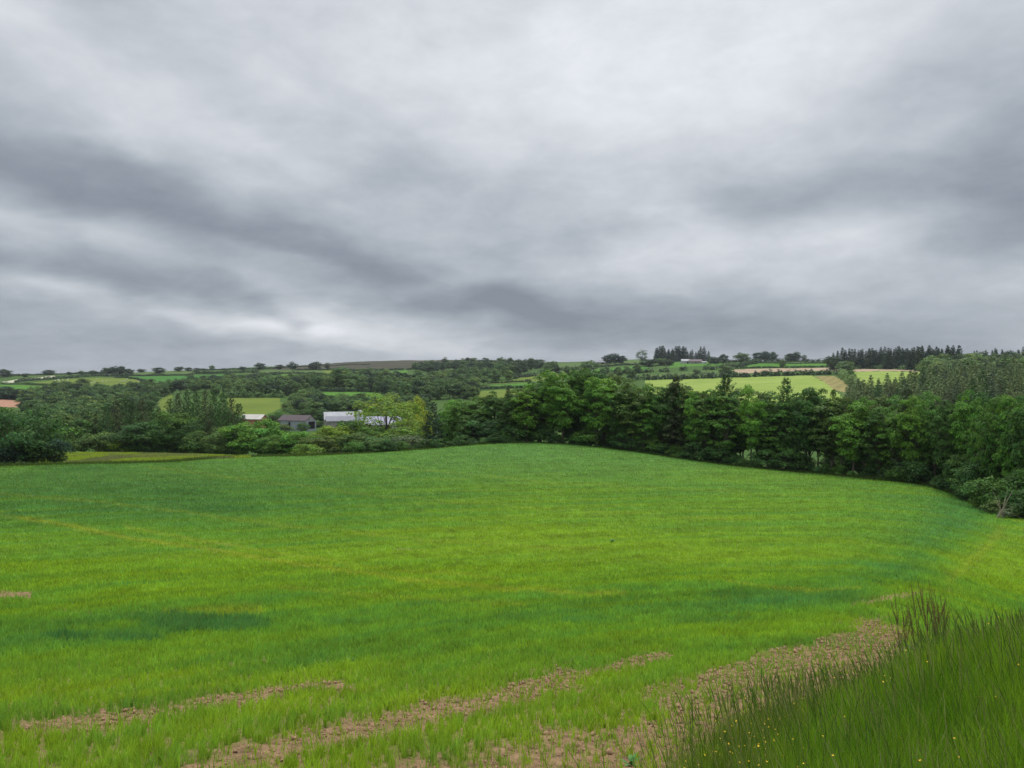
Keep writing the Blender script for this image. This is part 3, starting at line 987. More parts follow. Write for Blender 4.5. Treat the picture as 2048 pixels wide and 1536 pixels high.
def make_broad(name, seed, H, W, base, nclump, nleaf, lsize, rc=.16, flat=.6, bark=None, loose=0., lean=0., top=1.0, holes=.0):
    """returns (trunk mesh, crown mesh) for a broadleaved tree H tall, W wide, crown starting at base*H"""
    rng = np.random.default_rng(seed)
    zc_, rz = H * (base + 1) / 2, H * (1 - base) / 2
    cl = []
    tries = 0
    while len(cl) < nclump and tries < 20000:
        tries += 1
        d = sph(rng, 1)[0]
        rr = rng.uniform(.45, 1.0) ** .6
        p = d * rr
        if p[2] < 0:
            p[:2] *= 1 - .25 * abs(p[2])
        wob = 1 + .28 * (vnoise(np.array([math.atan2(d[1], d[0]) * 1.6 + seed]), np.array([d[2] * 2.2]), seed)[0] - .5) * 2
        c = np.array([p[0] * W / 2 * wob * (1 - rc * .6), p[1] * W / 2 * wob * (1 - rc * .6), zc_ + p[2] * rz * (1 - rc * .6) * (wob if p[2] > 0 else 1)])
        if all(np.linalg.norm((c - q[:3]) / np.array([1, 1, .8])) > rc * W * .52 for q in cl):
            cl.append(np.array([*c, rc * W * rng.uniform(.65, 1.25)]))
    cl = np.array(cl)
    # branches
    mb = MB()
    r0 = max(.06, H * .017)
    fork = H * max(base * .9, .16)
    ln = rng.normal(0, .03, 2) * H + lean
    mb.tube([(0, 0, -.5), (ln[0] * .2, ln[1] * .2, fork * .5), (ln[0] * .5, ln[1] * .5, fork), (ln[0] * .8, ln[1] * .8, H * .62), (ln[0], ln[1], H * .88)],
            [r0 * 1.35, r0 * 1.05, r0 * .9, r0 * .5, r0 * .12], 7)
    order = rng.permutation(len(cl))[:26]
    for i in order:
        c = cl[i, :3]
        t = rng.uniform(.0, .75)
        s = Vector((ln[0] * (.5 + .4 * t), ln[1] * (.5 + .4 * t), fork + (min(c[2], H * .75) - fork) * t * .7))
        e = Vector(c)
        if e.z < s.z:
            s.z = max(fork * .7, e.z - .5)
        mid = s.lerp(e, .5) + Vector((rng.normal(0, .04) * W, rng.normal(0, .04) * W, .06 * H))
        mb.tube([s, mid, e], [r0 * .42, r0 * .26, r0 * .07], 5)
    trunk = mb.mesh(name + '_trunk', bark or M_BARK, True)
    per = np.maximum(6, (nleaf * cl[:, 3] ** 2 / (cl[:, 3] ** 2).sum()).astype(int))
    C, Nn, S, T = [], [], [], []
    for c, k in zip(cl, per):
        d = sph(rng, k)
        d[:, 2] = np.where(d[:, 2] < -.25, -d[:, 2], d[:, 2])
        rr = rng.uniform(.55, 1.05 + loose, k) ** .7
        p = c[:3] + d * rr[:, None] * c[3] * np.array([1, 1, flat])
        C.append(p)
        out = (c[:3] - np.array([0, 0, zc_ - rz * .3])); out /= np.linalg.norm(out) + 1e-6
        Nn.append(d * .75 + np.array([0, 0, .45]) + out * .25 + rng.normal(0, .30, (k, 3)))
        S.append(lsize * rng.uniform(.6, 1.3, k))
        tn = rng.normal(1, .24, (k, 1)).clip(.45, 1.8) * rng.normal(1, .16)
        hue = rng.normal(0, .06, (k, 1)) + rng.normal(0, .06)
        T.append(np.concatenate([tn * (1 + hue), tn, tn * (1 - hue)], 1))
    crown = leaf_mesh(name + '_crown', np.concatenate(C), np.concatenate(Nn), np.concatenate(S), np.concatenate(T), M_LEAF, rng)
    return trunk, crown, H, W


def make_conifer(name, seed, H, W, base, levels, lsize, dens=1.0, droop=.25, power=.85, ragged=.25, round_top=0.):
    rng = np.random.default_rng(seed)
    mb = MB()
    r0 = max(.08, H * .014)
    mb.tube([(0, 0, -.5), (0, 0, H * .4), (rng.normal(0, .1), rng.normal(0, .1), H * .98)], [r0 * 1.2, r0 * .8, r0 * .1], 6)
    C, Nn, S, T = [], [], [], []
    for i in range(levels):
        t = (i + rng.uniform(-.3, .3)) / levels
        t = min(max(t, 0), .99)
        z = H * (base + (1 - base) * t)
        R = W / 2 * ((1 - t) ** power) * (1 if t > .12 else .8) * (1 - round_top) + round_top * W / 2 * math.sqrt(max(0, 1 - t * t))
        nb = max(4, int(7 * (1 - t * .4)))
        a0 = rng.uniform(0, 6.28)
        for b in range(nb):
            a = a0 + 6.283 * b / nb + rng.normal(0, .2)
            L_ = R * rng.uniform(1 - ragged, 1 + ragged * .7)
            dr = np.array([math.cos(a), math.sin(a), -droop + .5 * t])
            e = np.array([0, 0, z]) + dr * L_
            if rng.random() < .35 and L_ > .5:
                mb.tube([(0, 0, z), tuple(e)], [r0 * .18, r0 * .04], 4)
            k = max(3, int(dens * (4 + 9 * L_ / (W / 2))))
            u = rng.uniform(.15, 1.05, k) ** .75
            side = np.array([-math.sin(a), math.cos(a), 0])
            p = np.array([0, 0, z]) + dr * (L_ * u)[:, None] + side * (rng.normal(0, .16, k) * L_ * (1.15 - u * .6))[:, None]
            p[:, 2] += rng.normal(0, .06, k) * H * .12 + .10 * L_ * u ** 2
            C.append(p)
            Nn.append(np.array([0, 0, .9]) + dr * .55 + rng.normal(0, .35, (k, 3)))
            S.append(lsize * rng.uniform(.6, 1.25, k) * (1.1 - .45 * t))
            tn = rng.normal(1, .25, (k, 1)).clip(.45, 1.8)
            T.append(np.concatenate([tn, tn, tn], 1))
    trunk = mb.mesh(name + '_trunk', M_BARK, True)
    crown = leaf_mesh(name + '_crown', np.concatenate(C), np.concatenate(Nn), np.concatenate(S), np.concatenate(T), M_NEEDLE, rng, .42)
    return trunk, crown, H, W


P = {
    'tall': [make_broad('belt_tree', 100 + i, 15, 9.5, .21, 92, 9000, .25, .135, .52, loose=.2) for i in range(4)],
    'slim': [make_broad('slim_tree', 130 + i, 15, 6.0, .14, 70, 5600, .23, .16, .55, loose=.3) for i in range(3)],
    'round': [make_broad('round_tree', 200 + i, 9, 9.5, .07, 70, 7500, .24, .16, .6) for i in range(4)],
    'loose': [make_broad('loose_tree', 240 + i, 13, 12, .22, 90, 4300, .21, .105, .5, loose=.35) for i in range(2)],
    'bush': [make_broad('bush', 260 + i, 3.6, 4.6, .0, 34, 2400, .16, .19, .65, loose=.2) for i in range(4)],
    'spread': [make_broad('spreading_tree', 280, 10, 20, .10, 110, 10000, .26, .10, .6, M_PALEBARK, loose=.2)],
    'far': [make_broad('far_tree', 300 + i, 9, 9.5, -.06, 40, 2000, .46, .20, .72) for i in range(5)],
    'fartall': [make_broad('far_tall_tree', 330 + i, 12, 8.5, .14, 36, 1700, .48, .21, .62) for i in range(3)],
    'pine': [make_conifer('dark_conifer', 400 + i, 15, 9.5, .03, 30, .40, 2.6, .15, .62, .35, .35) for i in range(3)],
    'larch': [make_conifer('larch', 430 + i, 16, 6.6, .16, 40, .27, 3.6, .06, .62, .30, .25) for i in range(2)],
    'spruce': [make_conifer('spruce', 450 + i, 17, 8.6, .02, 26, .50, 2.2, .22, .72, .22) for i in range(4)],
    'farspruce': [make_conifer('far_spruce', 480 + i, 20, 8.6, .02, 22, .80, 1.8, .20, .72, .25) for i in range(3)],
}
TONE = {
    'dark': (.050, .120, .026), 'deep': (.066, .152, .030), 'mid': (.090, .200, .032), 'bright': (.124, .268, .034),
    'lime': (.170, .285, .036), 'yellow': (.26, .33, .035), 'olive': (.092, .158, .034), 'blue': (.030, .072, .036), 'grey': (.12, .175, .08),
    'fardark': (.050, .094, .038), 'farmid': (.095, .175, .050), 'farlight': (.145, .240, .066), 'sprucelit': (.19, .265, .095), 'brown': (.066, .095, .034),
}
_src = {}
_rt = random.Random(4)


def plant(kind, x, Y, H, W, tone, name, label, cat, group=None, variant=None, sink=.15, vary=.12):
    k = _rt.randrange(len(P[kind])) if variant is None else variant % len(P[kind])
    tm, cm, h0, w0 = P[kind][k]
    e = bpy.data.objects.new(name, None)
    e.empty_display_size = .5
    COL.objects.link(e)
    e.location = (x, Y, gz(x, Y) - sink)
    e.rotation_euler = (0, 0, _rt.uniform(0, 6.28))
    sw = W / w0
    e.scale = (sw, sw * _rt.uniform(.9, 1.1), (H + sink) / h0)
    tag(e, label, cat, group)
    if ('t', kind, k) not in _src:
        t = link('trunk', tm, e); c = link('crown', cm, e)
        _src[('t', kind, k)] = t; _src[('c', kind, k)] = c
    else:
        t = _src[('t', kind, k)].copy(); COL.objects.link(t); t.parent = e
        c = _src[('c', kind, k)].copy(); COL.objects.link(c); c.parent = e
    f = _rt.uniform(1 - vary, 1 + vary)
    g = _rt.uniform(-vary, vary) * .6
    r, gg, b = TONE[tone]
    c.color = (r * f * (1 + g), gg * f, b * f * (1 - g), 1)
    t.color = (1, 1, 1, 1)
    return e


def tree_px(kind, px, top, Y, wpx, tone, name, label, cat='tree', group=None, variant=None, base=None, **kw):
    """tree standing at depth Y in direction px whose top reaches the height seen at row top"""
    x = (px - 1024) / F * Y
    z0 = gz(x, Y)
    H = -(top - 768) / F * Y - z0
    return plant(kind, x, Y, max(H, 1.0), wpx / F * Y, tone, name, label, cat, group, variant, **kw)


ORD = ['first', 'second', 'third', 'fourth', 'fifth', 'sixth', 'seventh', 'eighth', 'ninth', 'tenth', 'eleventh', 'twelfth', 'thirteenth', 'fourteenth',
       'fifteenth', 'sixteenth', 'seventeenth', 'eighteenth', 'nineteenth', 'twentieth']
def ordn(i):
    if i < 20: return ORD[i]
    tens = {2: 'twenty', 3: 'thirty', 4: 'forty', 5: 'fifty', 6: 'sixty', 7: 'seventy'}[(i + 1) // 10]
    r = (i + 1) % 10
    return (tens[:-1] + 'ieth') if r == 0 else tens + '-' + ORD[r - 1]
TW = {'dark': 'dark green', 'deep': 'deep green', 'mid': 'mid green', 'bright': 'bright green', 'lime': 'yellow green', 'yellow': 'yellow', 'olive': 'olive',
      'blue': 'blackish green', 'grey': 'grey green', 'brown': 'brownish green', 'fardark': 'dark', 'farmid': 'green', 'farlight': 'light green', 'sprucelit': 'pale green'}

# ---- the near trees left of the belt, each by itself
tree_px('spread', 30, 822, 122, 205, 'dark', 'spreading_tree', 'wide dark tree with pale bare stems at the left edge of the field')
tree_px('round', -30, 812, 130, 120, 'deep', 'hedge_tree', 'dark round tree cut by the left frame edge', group=None)
tree_px('bush', 15, 885, 118, 90, 'blue', 'hedge_bush', 'blackish bush under the wide spreading tree at the field edge', 'bush')
tree_px('bush', 62, 882, 119, 80, 'dark', 'hedge_bush', 'dark bush under the middle of the wide spreading tree', 'bush')
tree_px('bush', 108, 880, 120, 60, 'blue', 'hedge_bush', 'dark low bush at the right foot of the wide spreading tree', 'bush')
left_list = [
    ('bush', 122, 855, 186, 75, 'mid', 'leafy bush nearest the wide spreading tree behind the rough meadow'),
    ('bush', 165, 870, 187, 60, 'olive', 'olive bush below the small fenced meadow'),
    ('bush', 205, 866, 188, 60, 'olive', 'olive brown bush left of the dark round tree behind the meadow'),
    ('bush', 240, 876, 188, 46, 'lime', 'low yellowish bush at the back of the rough meadow'),
    ('round', 285, 848, 190, 100, 'dark', 'dark wide round tree behind the rough meadow'),
    ('round', 345, 820, 194, 88, 'mid', 'tall round leafy tree in front of the dark conifers'),
    ('round', 318, 838, 190, 60, 'deep', 'deep green round tree on the left shoulder of the tall round one'),
    ('bush', 392, 868, 184, 60, 'deep', 'deep green bush at the right end of the rough meadow'),
    ('round', 372, 848, 192, 62, 'dark', 'dark tree on the right shoulder of the tall round one'),
    ('bush', 432, 868, 182, 50, 'olive', 'olive bush between rough meadow and bright round tree'),
    ('round', 448, 850, 196, 60, 'olive', 'dull olive tree below the right dark conifers'),
    ('round', 484, 846, 184, 82, 'bright', 'bright round tree left below the pale roofed shed'),
    ('round', 532, 842, 188, 74, 'bright', 'bright round tree just below the pale roofed shed'),
    ('round', 548, 868, 172, 62, 'mid', 'lower leafy tree below the brown roofed barn'),
    ('bush', 604, 846, 340, 24, 'deep', 'dark shrub growing against the front of the brown roofed barn'),
    ('bush', 570, 850, 345, 34, 'olive', 'olive shrubs against the left part of the brown roofed barn'),
    ('round', 546, 832, 350, 26, 'brown', 'brownish tree between the pale roofed shed and the barn'),
    ('round', 560, 822, 392, 44, 'mid', 'leafy tree behind the left end of the brown roofed barn'),
    ('round', 592, 818, 398, 42, 'farmid', 'grey green tree behind the middle of the brown roofed barn'),
    ('round', 622, 816, 402, 40, 'deep', 'deep green tree behind the barn gable'),
    ('round', 648, 820, 404, 34, 'farmid', 'rounded tree between the barn and the white roofed shed'),
    ('round', 636, 846, 384, 18, 'olive', 'low shrub in the gap between barn and white roofed shed'),
    ('round', 594, 860, 172, 72, 'bright', 'bright tree below the middle of the brown roofed barn'),
    ('round', 640, 870, 168, 74, 'olive', 'olive tree below the barn gable'),
    ('bush', 615, 888, 158, 60, 'lime', 'low yellow green bush at the crop edge below the barn'),
    ('round', 668, 848, 176, 84, 'lime', 'yellow green tree hiding the foot of the white roofed shed'),
    ('round', 705, 838, 182, 74, 'mid', 'leafy tree in front of the right end of the white roofed shed'),
    ('round', 712, 866, 160, 78, 'olive', 'wide olive tree on the crop edge below the silo'),
    ('loose', 772, 786, 182, 136, 'lime', 'large open yellow green tree with dark branches in front of the long shed'),
    ('round', 742, 850, 172, 70, 'mid', 'leafy tree at the left foot of the large open tree'),
    ('round', 800, 852, 168, 80, 'lime', 'light green tree at the right foot of the large open tree'),
    ('loose', 815, 805, 200, 72, 'lime', 'light green loose tree right of the large open tree'),
    ('round', 838, 800, 215, 50, 'yellow', 'yellow leaved tree top left of the blackish conifer shaped tree'),
    ('bush', 770, 872, 158, 72, 'olive', 'flowering thorn bush under the large open tree'),
    ('bush', 815, 872, 156, 66, 'grey', 'pale flowering bush at the crop edge left of the blackish tree'),
    ('pine', 866, 803, 160, 58, 'blue', 'blackish dense tree where the crop begins to rise'),
    ('round', 900, 806, 172, 56, 'bright', 'bright tree right behind the blackish dense tree'),
    ('tall', 925, 800, 166, 66, 'mid', 'leafy tree second to the right of the blackish dense tree'),
    ('tall', 958, 792, 164, 64, 'mid', 'leafy tree with pale crooked stems left of the slender brown tree'),
    ('round', 940, 830, 160, 70, 'deep', 'deep green bushy tree under the pale stemmed tree'),
    ('larch', 1016, 774, 160, 26, 'brown', 'slender brownish tree where the tall belt starts'),
    ('tall', 990, 785, 163, 56, 'deep', 'deep green tree left of the slender brownish tree'),
    ('round', 980, 838, 158, 60, 'dark', 'dark bushy tree at the foot of the slender brownish tree'),
]
for i, (k, px, top, Y, w, tone, lab) in enumerate(left_list):
    tree_px(k, px, top, Y, w * 1.08, tone, 'hedge_bush' if k == 'bush' else ('hedge_conifer' if k in ('pine', 'larch') else 'hedge_tree'), lab, 'bush' if k == 'bush' else 'tree', variant=i)
# dark conifer clumps on the left
for n_, (grp, pts) in enumerate((('left dark conifer clump', [(212, 812), (232, 800), (250, 794), (266, 800), (284, 796), (302, 803), (318, 815)]),
                 ('right dark conifer clump', [(340, 796), (356, 786), (374, 780), (392, 784), (410, 780), (428, 778), (446, 784), (462, 792), (478, 806)]))):
    for i, (px, top) in enumerate(pts):
        tree_px('pine', px, top, 236 + (i % 3) * 7, 46, 'brown' if i % 3 == 1 else 'dark', 'dark_conifer',
                f"{'brownish' if i % 3 == 1 else 'dark'} conifer, {ordn(i)} from the left in the {'left' if n_ == 0 else 'right'} clump behind the round trees", 'conifer', 'conifers in the ' + grp)

# ---- the tall belt along the right half of the field
TOPX = [1000, 1040, 1080, 1150, 1180, 1230, 1280, 1330, 1400, 1440, 1480, 1550, 1600, 1640, 1680, 1710, 1760, 1800, 1830, 1880, 1940, 2048, 2150]
TOPY = [798, 772, 752, 746, 742, 750, 768, 778, 768, 776, 782, 784, 784, 780, 788, 800, 792, 792, 797, 790, 790, 797, 800]
rb = random.Random(8)
front = []
px = 1032
while px < 2130:
    front.append(px); px += rb.uniform(19, 27)
for i, px in enumerate(front):
    Yb_ = float(yb(px)) + rb.uniform(2.5, 7) + (6 if px > 1900 else 0)
    top = float(np.interp(px, TOPX, TOPY)) + rb.choice([-5, 0, 4, 12, 20])
    tone = rb.choice(['mid', 'mid', 'bright', 'bright', 'mid', 'deep', 'olive'])
    kind = rb.choice(['tall', 'tall', 'slim'])
    tree_px(kind, px, top, Yb_, rb.uniform(52, 78), tone, 'belt_tree',
            f"{TW[tone]} tree on a thin trunk, {ordn(i)} from left in the belt front row", 'tree', 'leafy trees in the front row of the belt')
px = 1040; i = 0
while px < 2150:
    Yb_ = float(yb(px)) + rb.uniform(11, 24)
    top = float(np.interp(px, TOPX, TOPY)) + rb.choice([-3, 2, 6, 14])
    tone = rb.choice(['deep', 'dark', 'mid', 'olive'])
    tree_px('tall', px, top, Yb_, rb.uniform(62, 88), tone, 'belt_tree',
            'leafy tree standing behind the front row of the belt, mostly hidden', 'tree', 'leafy trees hidden in the back of the belt')
    px += rb.uniform(26, 40); i += 1
for (px, top, w, tone, lab, kind) in (
        (1352, 752, 84, 'brown', 'brownish narrow conifer rising above the belt, leftmost of the tall ones', 'larch'),
        (1452, 748, 88, 'dark', 'dark narrow conifer with a thick bare trunk rising above the belt', 'larch'),
        (1572, 756, 70, 'deep', 'small pointed green tree top above the middle of the belt', 'larch'),
        (1815, 777, 76, 'brown', 'dark feathery conifer above the right part of the belt', 'larch'),
        (1668, 768, 26, 'olive', 'crooked windswept tree top above the belt near the dry crop', 'slim')):
    tree_px(kind, px, top, float(yb(px)) + 6, w, tone, 'tall_conifer' if kind == 'larch' else 'windswept_tree', lab, 'tree')
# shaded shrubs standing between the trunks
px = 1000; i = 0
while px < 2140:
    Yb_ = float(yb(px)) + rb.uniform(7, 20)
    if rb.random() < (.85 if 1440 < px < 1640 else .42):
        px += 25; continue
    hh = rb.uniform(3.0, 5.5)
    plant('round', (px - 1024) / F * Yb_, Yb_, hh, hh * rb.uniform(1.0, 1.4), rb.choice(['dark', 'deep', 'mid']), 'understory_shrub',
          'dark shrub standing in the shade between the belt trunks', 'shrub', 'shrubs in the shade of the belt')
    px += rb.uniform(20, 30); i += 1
# undergrowth along the belt foot
px = 690; i = 0
while px < 1950:
    Yb_ = float(yb(px)) + rb.uniform(1.5, 4.5)
    tone = rb.choice(['dark', 'deep', 'dark', 'mid'])
    top_h = rb.choice([1.0, 1.3, 1.7, 2.2, 3.4]) if px > 1000 else rb.uniform(1.0, 2.4)
    x = (px - 1024) / F * Yb_
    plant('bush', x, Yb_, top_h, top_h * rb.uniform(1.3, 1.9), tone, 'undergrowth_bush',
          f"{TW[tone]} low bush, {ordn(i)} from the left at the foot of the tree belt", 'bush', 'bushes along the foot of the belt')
    px += rb.uniform(17, 27); i += 1
for px, top, Y, w, kind, tone, lab in (
        (1925, 905, 104, 70, 'round', 'deep', 'deep green bushy tree where the belt meets the right hedge'),
        (1965, 925, 98, 70, 'bush', 'dark', 'dark bush behind the light bramble at the bend of the field edge'),
        (2030, 868, 96, 130, 'round', 'dark', 'large dark tree at the right frame edge above the brambles'),
        (1985, 958, 89, 86, 'bush', 'mid', 'green bramble bush bulging out of the right hedge'),
        (2035, 950, 84, 80, 'bush', 'deep', 'deep green bush behind the bare pale stems'),
        (1995, 1000, 84, 60, 'bush', 'olive', 'low olive bramble at the crop edge under the bare stems'),
        (2028, 1016, 79.5, 50, 'bush', 'grey', 'small grey green bramble touching the right frame edge'),
        (2068, 985, 79, 80, 'bush', 'dark', 'dark bush cut by the right frame edge'),
        (2110, 900, 85, 120, 'round', 'deep', 'deep green tree just beyond the right frame edge')):
    tree_px(kind, px, top, Y, w, tone, 'hedge_bush' if kind == 'bush' else 'hedge_tree', lab, 'bush' if kind == 'bush' else 'tree')
# bare pale stems in the right hedge
M_DEAD = simple('dead_wood', (.33, .28, .22), .9, .3)
rs = random.Random(3)
e = bpy.data.objects.new('dead_shrub', None); COL.objects.link(e)
Yd = 79.3; xd = (2003 - 1024) / F * Yd
e.location = (xd, Yd, gz(xd, Yd)); tag(e, 'bare pale dead stems sticking out of the right hedge', 'shrub')
for k in range(7):
    mb = MB(); a = rs.uniform(-.5, .5)
    h = rs.uniform(1.5, 3.1)
    mb.tube([(rs.uniform(-.7, .7), 0, 0), (a * h * .3, -.1, h * .5), (a * h * .8, -.2, h)], [.05, .035, .012], 5)
    for q in range(2):
        t = rs.uniform(.4, .8)
        mb.tube([(a * h * t * .8, -.15, h * t), (a * h * t + rs.uniform(-.5, .5), -.2, h * t + .5)], [.02, .008], 4)
    mb.build('stem', M_DEAD, e)


# ------------------------------------------------------------------ woods and single trees across the valley
def scatter(poly, n, mind, kind, tones, hr, wr, name, label, cat, group, seed, Y0=215, grow=0):
    r = random.Random(seed)
    xs = [p[0] for p in poly]; ys = [p[1] for p in poly]
    pts, tries = [], 0
    while len(pts) < n and tries < n * 60:
        tries += 1
        px, py = r.uniform(min(xs), max(xs)), r.uniform(min(ys), max(ys))
        if not inpoly(np.array([px]), np.array([py]), poly)[0]:
            continue
        if any(((px - a) ** 2 + ((py - b) * 2.2) ** 2) < mind ** 2 for a, b in pts):
            continue
        hit = ray_hit(px, py, Y0)
        if hit is None:
            continue
        pts.append((px, py))
        H = r.uniform(*hr)
        k = r.choice(kind) if isinstance(kind, list) else kind
        tone = r.choice(tones)
        plant(k, hit[0], hit[1], H, H * r.uniform(*wr), tone, name, label, cat, group, sink=.3)


FM = ['farmid', 'fardark', 'farlight', 'farmid', 'farmid']
scatter([(48, 812), (60, 795), (95, 790), (112, 785), (200, 790), (310, 790), (470, 776), (620, 776), (625, 786), (560, 794), (455, 794), (345, 786), (316, 800), (300, 830), (215, 838), (140, 862), (90, 850), (50, 830)],
        125, 15, ['far', 'far', 'fartall'], FM, (8, 11.5), (.85, 1.15), 'valley_tree', 'leafy tree in the wood filling the valley side left of the farm', 'tree', 'trees of the left valley wood', 1)
scatter([(100, 862), (140, 868), (200, 878), (330, 860), (440, 845), (470, 860), (470, 885), (100, 885)],
        28, 17, ['far'], ['farmid', 'farlight', 'mid', 'olive'], (7, 10), (.9, 1.2), 'valley_tree', 'leafy tree on the valley floor between the field and the farm', 'tree', 'trees on the valley floor', 2)
scatter([(566, 838), (568, 826), (575, 814), (600, 800), (636, 790), (640, 806), (745, 809), (790, 800), (850, 800), (850, 822), (700, 824), (625, 832), (590, 828)],
        54, 14, ['far'], ['fardark', 'farmid', 'farlight', 'farmid'], (5, 7.5), (1.1, 1.4), 'valley_tree', 'leafy tree in the wood right behind the farm roofs', 'tree', 'trees behind the farm', 3)
scatter([(560, 778), (640, 772), (720, 778), (700, 760), (830, 764), (885, 758), (970, 742), (1040, 742), (1050, 750), (1010, 762), (968, 772), (950, 780), (955, 800), (850, 800), (780, 794), (750, 784), (650, 782)],
        110, 13, ['far', 'fartall', 'far'], FM, (9, 13), (.8, 1.1), 'hillside_tree', 'leafy tree in the wood on the slope above the farm', 'tree', 'trees of the middle hillside wood', 4)
scatter([(825, 744), (850, 735), (930, 729), (1040, 731), (1070, 742), (1000, 748), (930, 740), (880, 748), (840, 750)],
        55, 11, ['far', 'fartall'], ['fardark', 'fardark', 'farmid'], (10, 14), (.9, 1.15), 'hilltop_tree', 'dark leafy tree in the wood on the hill top left of centre', 'tree', 'trees of the dark hilltop wood', 5)
scatter([(260, 783), (300, 774), (420, 766), (470, 762), (560, 764), (640, 762), (700, 768), (620, 776), (470, 776), (300, 788)],
        52, 13, ['far'], FM, (7, 10), (.9, 1.2), 'valley_tree', 'leafy tree in the broken wood under the upper left pastures', 'tree', 'trees under the upper left pastures', 6)
scatter([(1056, 735), (1110, 742), (1180, 748), (1280, 742), (1285, 752), (1240, 765), (1160, 752), (1060, 745)],
        14, 18, ['far'], FM, (7, 10), (.9, 1.1), 'field_tree', 'single leafy tree between the pastures above the belt', 'tree', 'trees between the upper pastures', 7)
# spruce plantation at the right, sunlight put into its pale tone
scatter([(1690, 838), (1700, 818), (1760, 815), (1800, 808), (1815, 800), (1850, 794), (1880, 786), (1940, 776), (2075, 768), (2110, 840), (1900, 850)],
        150, 13, ['spruce'], ['sprucelit', 'sprucelit', 'grey', 'deep', 'sprucelit'], (14, 18), (.5, .64), 'plantation_spruce', 'pale green spruce in the plantation rising behind the belt', 'conifer', 'spruces of the near plantation', 8)
scatter([(1655, 739), (1700, 733), (1760, 729), (1905, 729), (1925, 739), (1900, 742), (1760, 738)],
        80, 8, ['farspruce'], ['fardark', 'blue', 'fardark'], (17, 22), (.46, .6), 'hill_spruce', 'dark pointed spruce in the wood on the right hill top', 'conifer', 'spruces of the dark hilltop wood', 9)
scatter([(1850, 756), (1870, 744), (1930, 738), (2010, 734), (2070, 732), (2075, 766), (1950, 772), (1880, 778)],
        75, 12, ['far', 'fartall'], ['farmid', 'farlight', 'fardark', 'olive'], (11, 15), (.9, 1.15), 'hillside_tree', 'round leafy tree between plantation and dark hilltop wood', 'tree', 'leafy trees above the plantation', 10)
scatter([(1940, 727), (1990, 725), (2075, 722), (2075, 732), (1940, 736)], 20, 10, ['farspruce'], ['fardark', 'blue'], (13, 18), (.4, .5),
        'hill_spruce', 'dark spruce on the skyline at the far right', 'conifer', 'spruces on the far right skyline', 12)
scatter([(1310, 723), (1350, 721), (1411, 719.5), (1418, 722), (1360, 723.5), (1316, 725)], 30, 4, ['farspruce'], ['fardark', 'blue'], (16, 26), (.5, .65),
        'hill_spruce', 'dark spruce in the clump behind the white roofed hill farm', 'conifer', 'spruces behind the hill farm', 11)

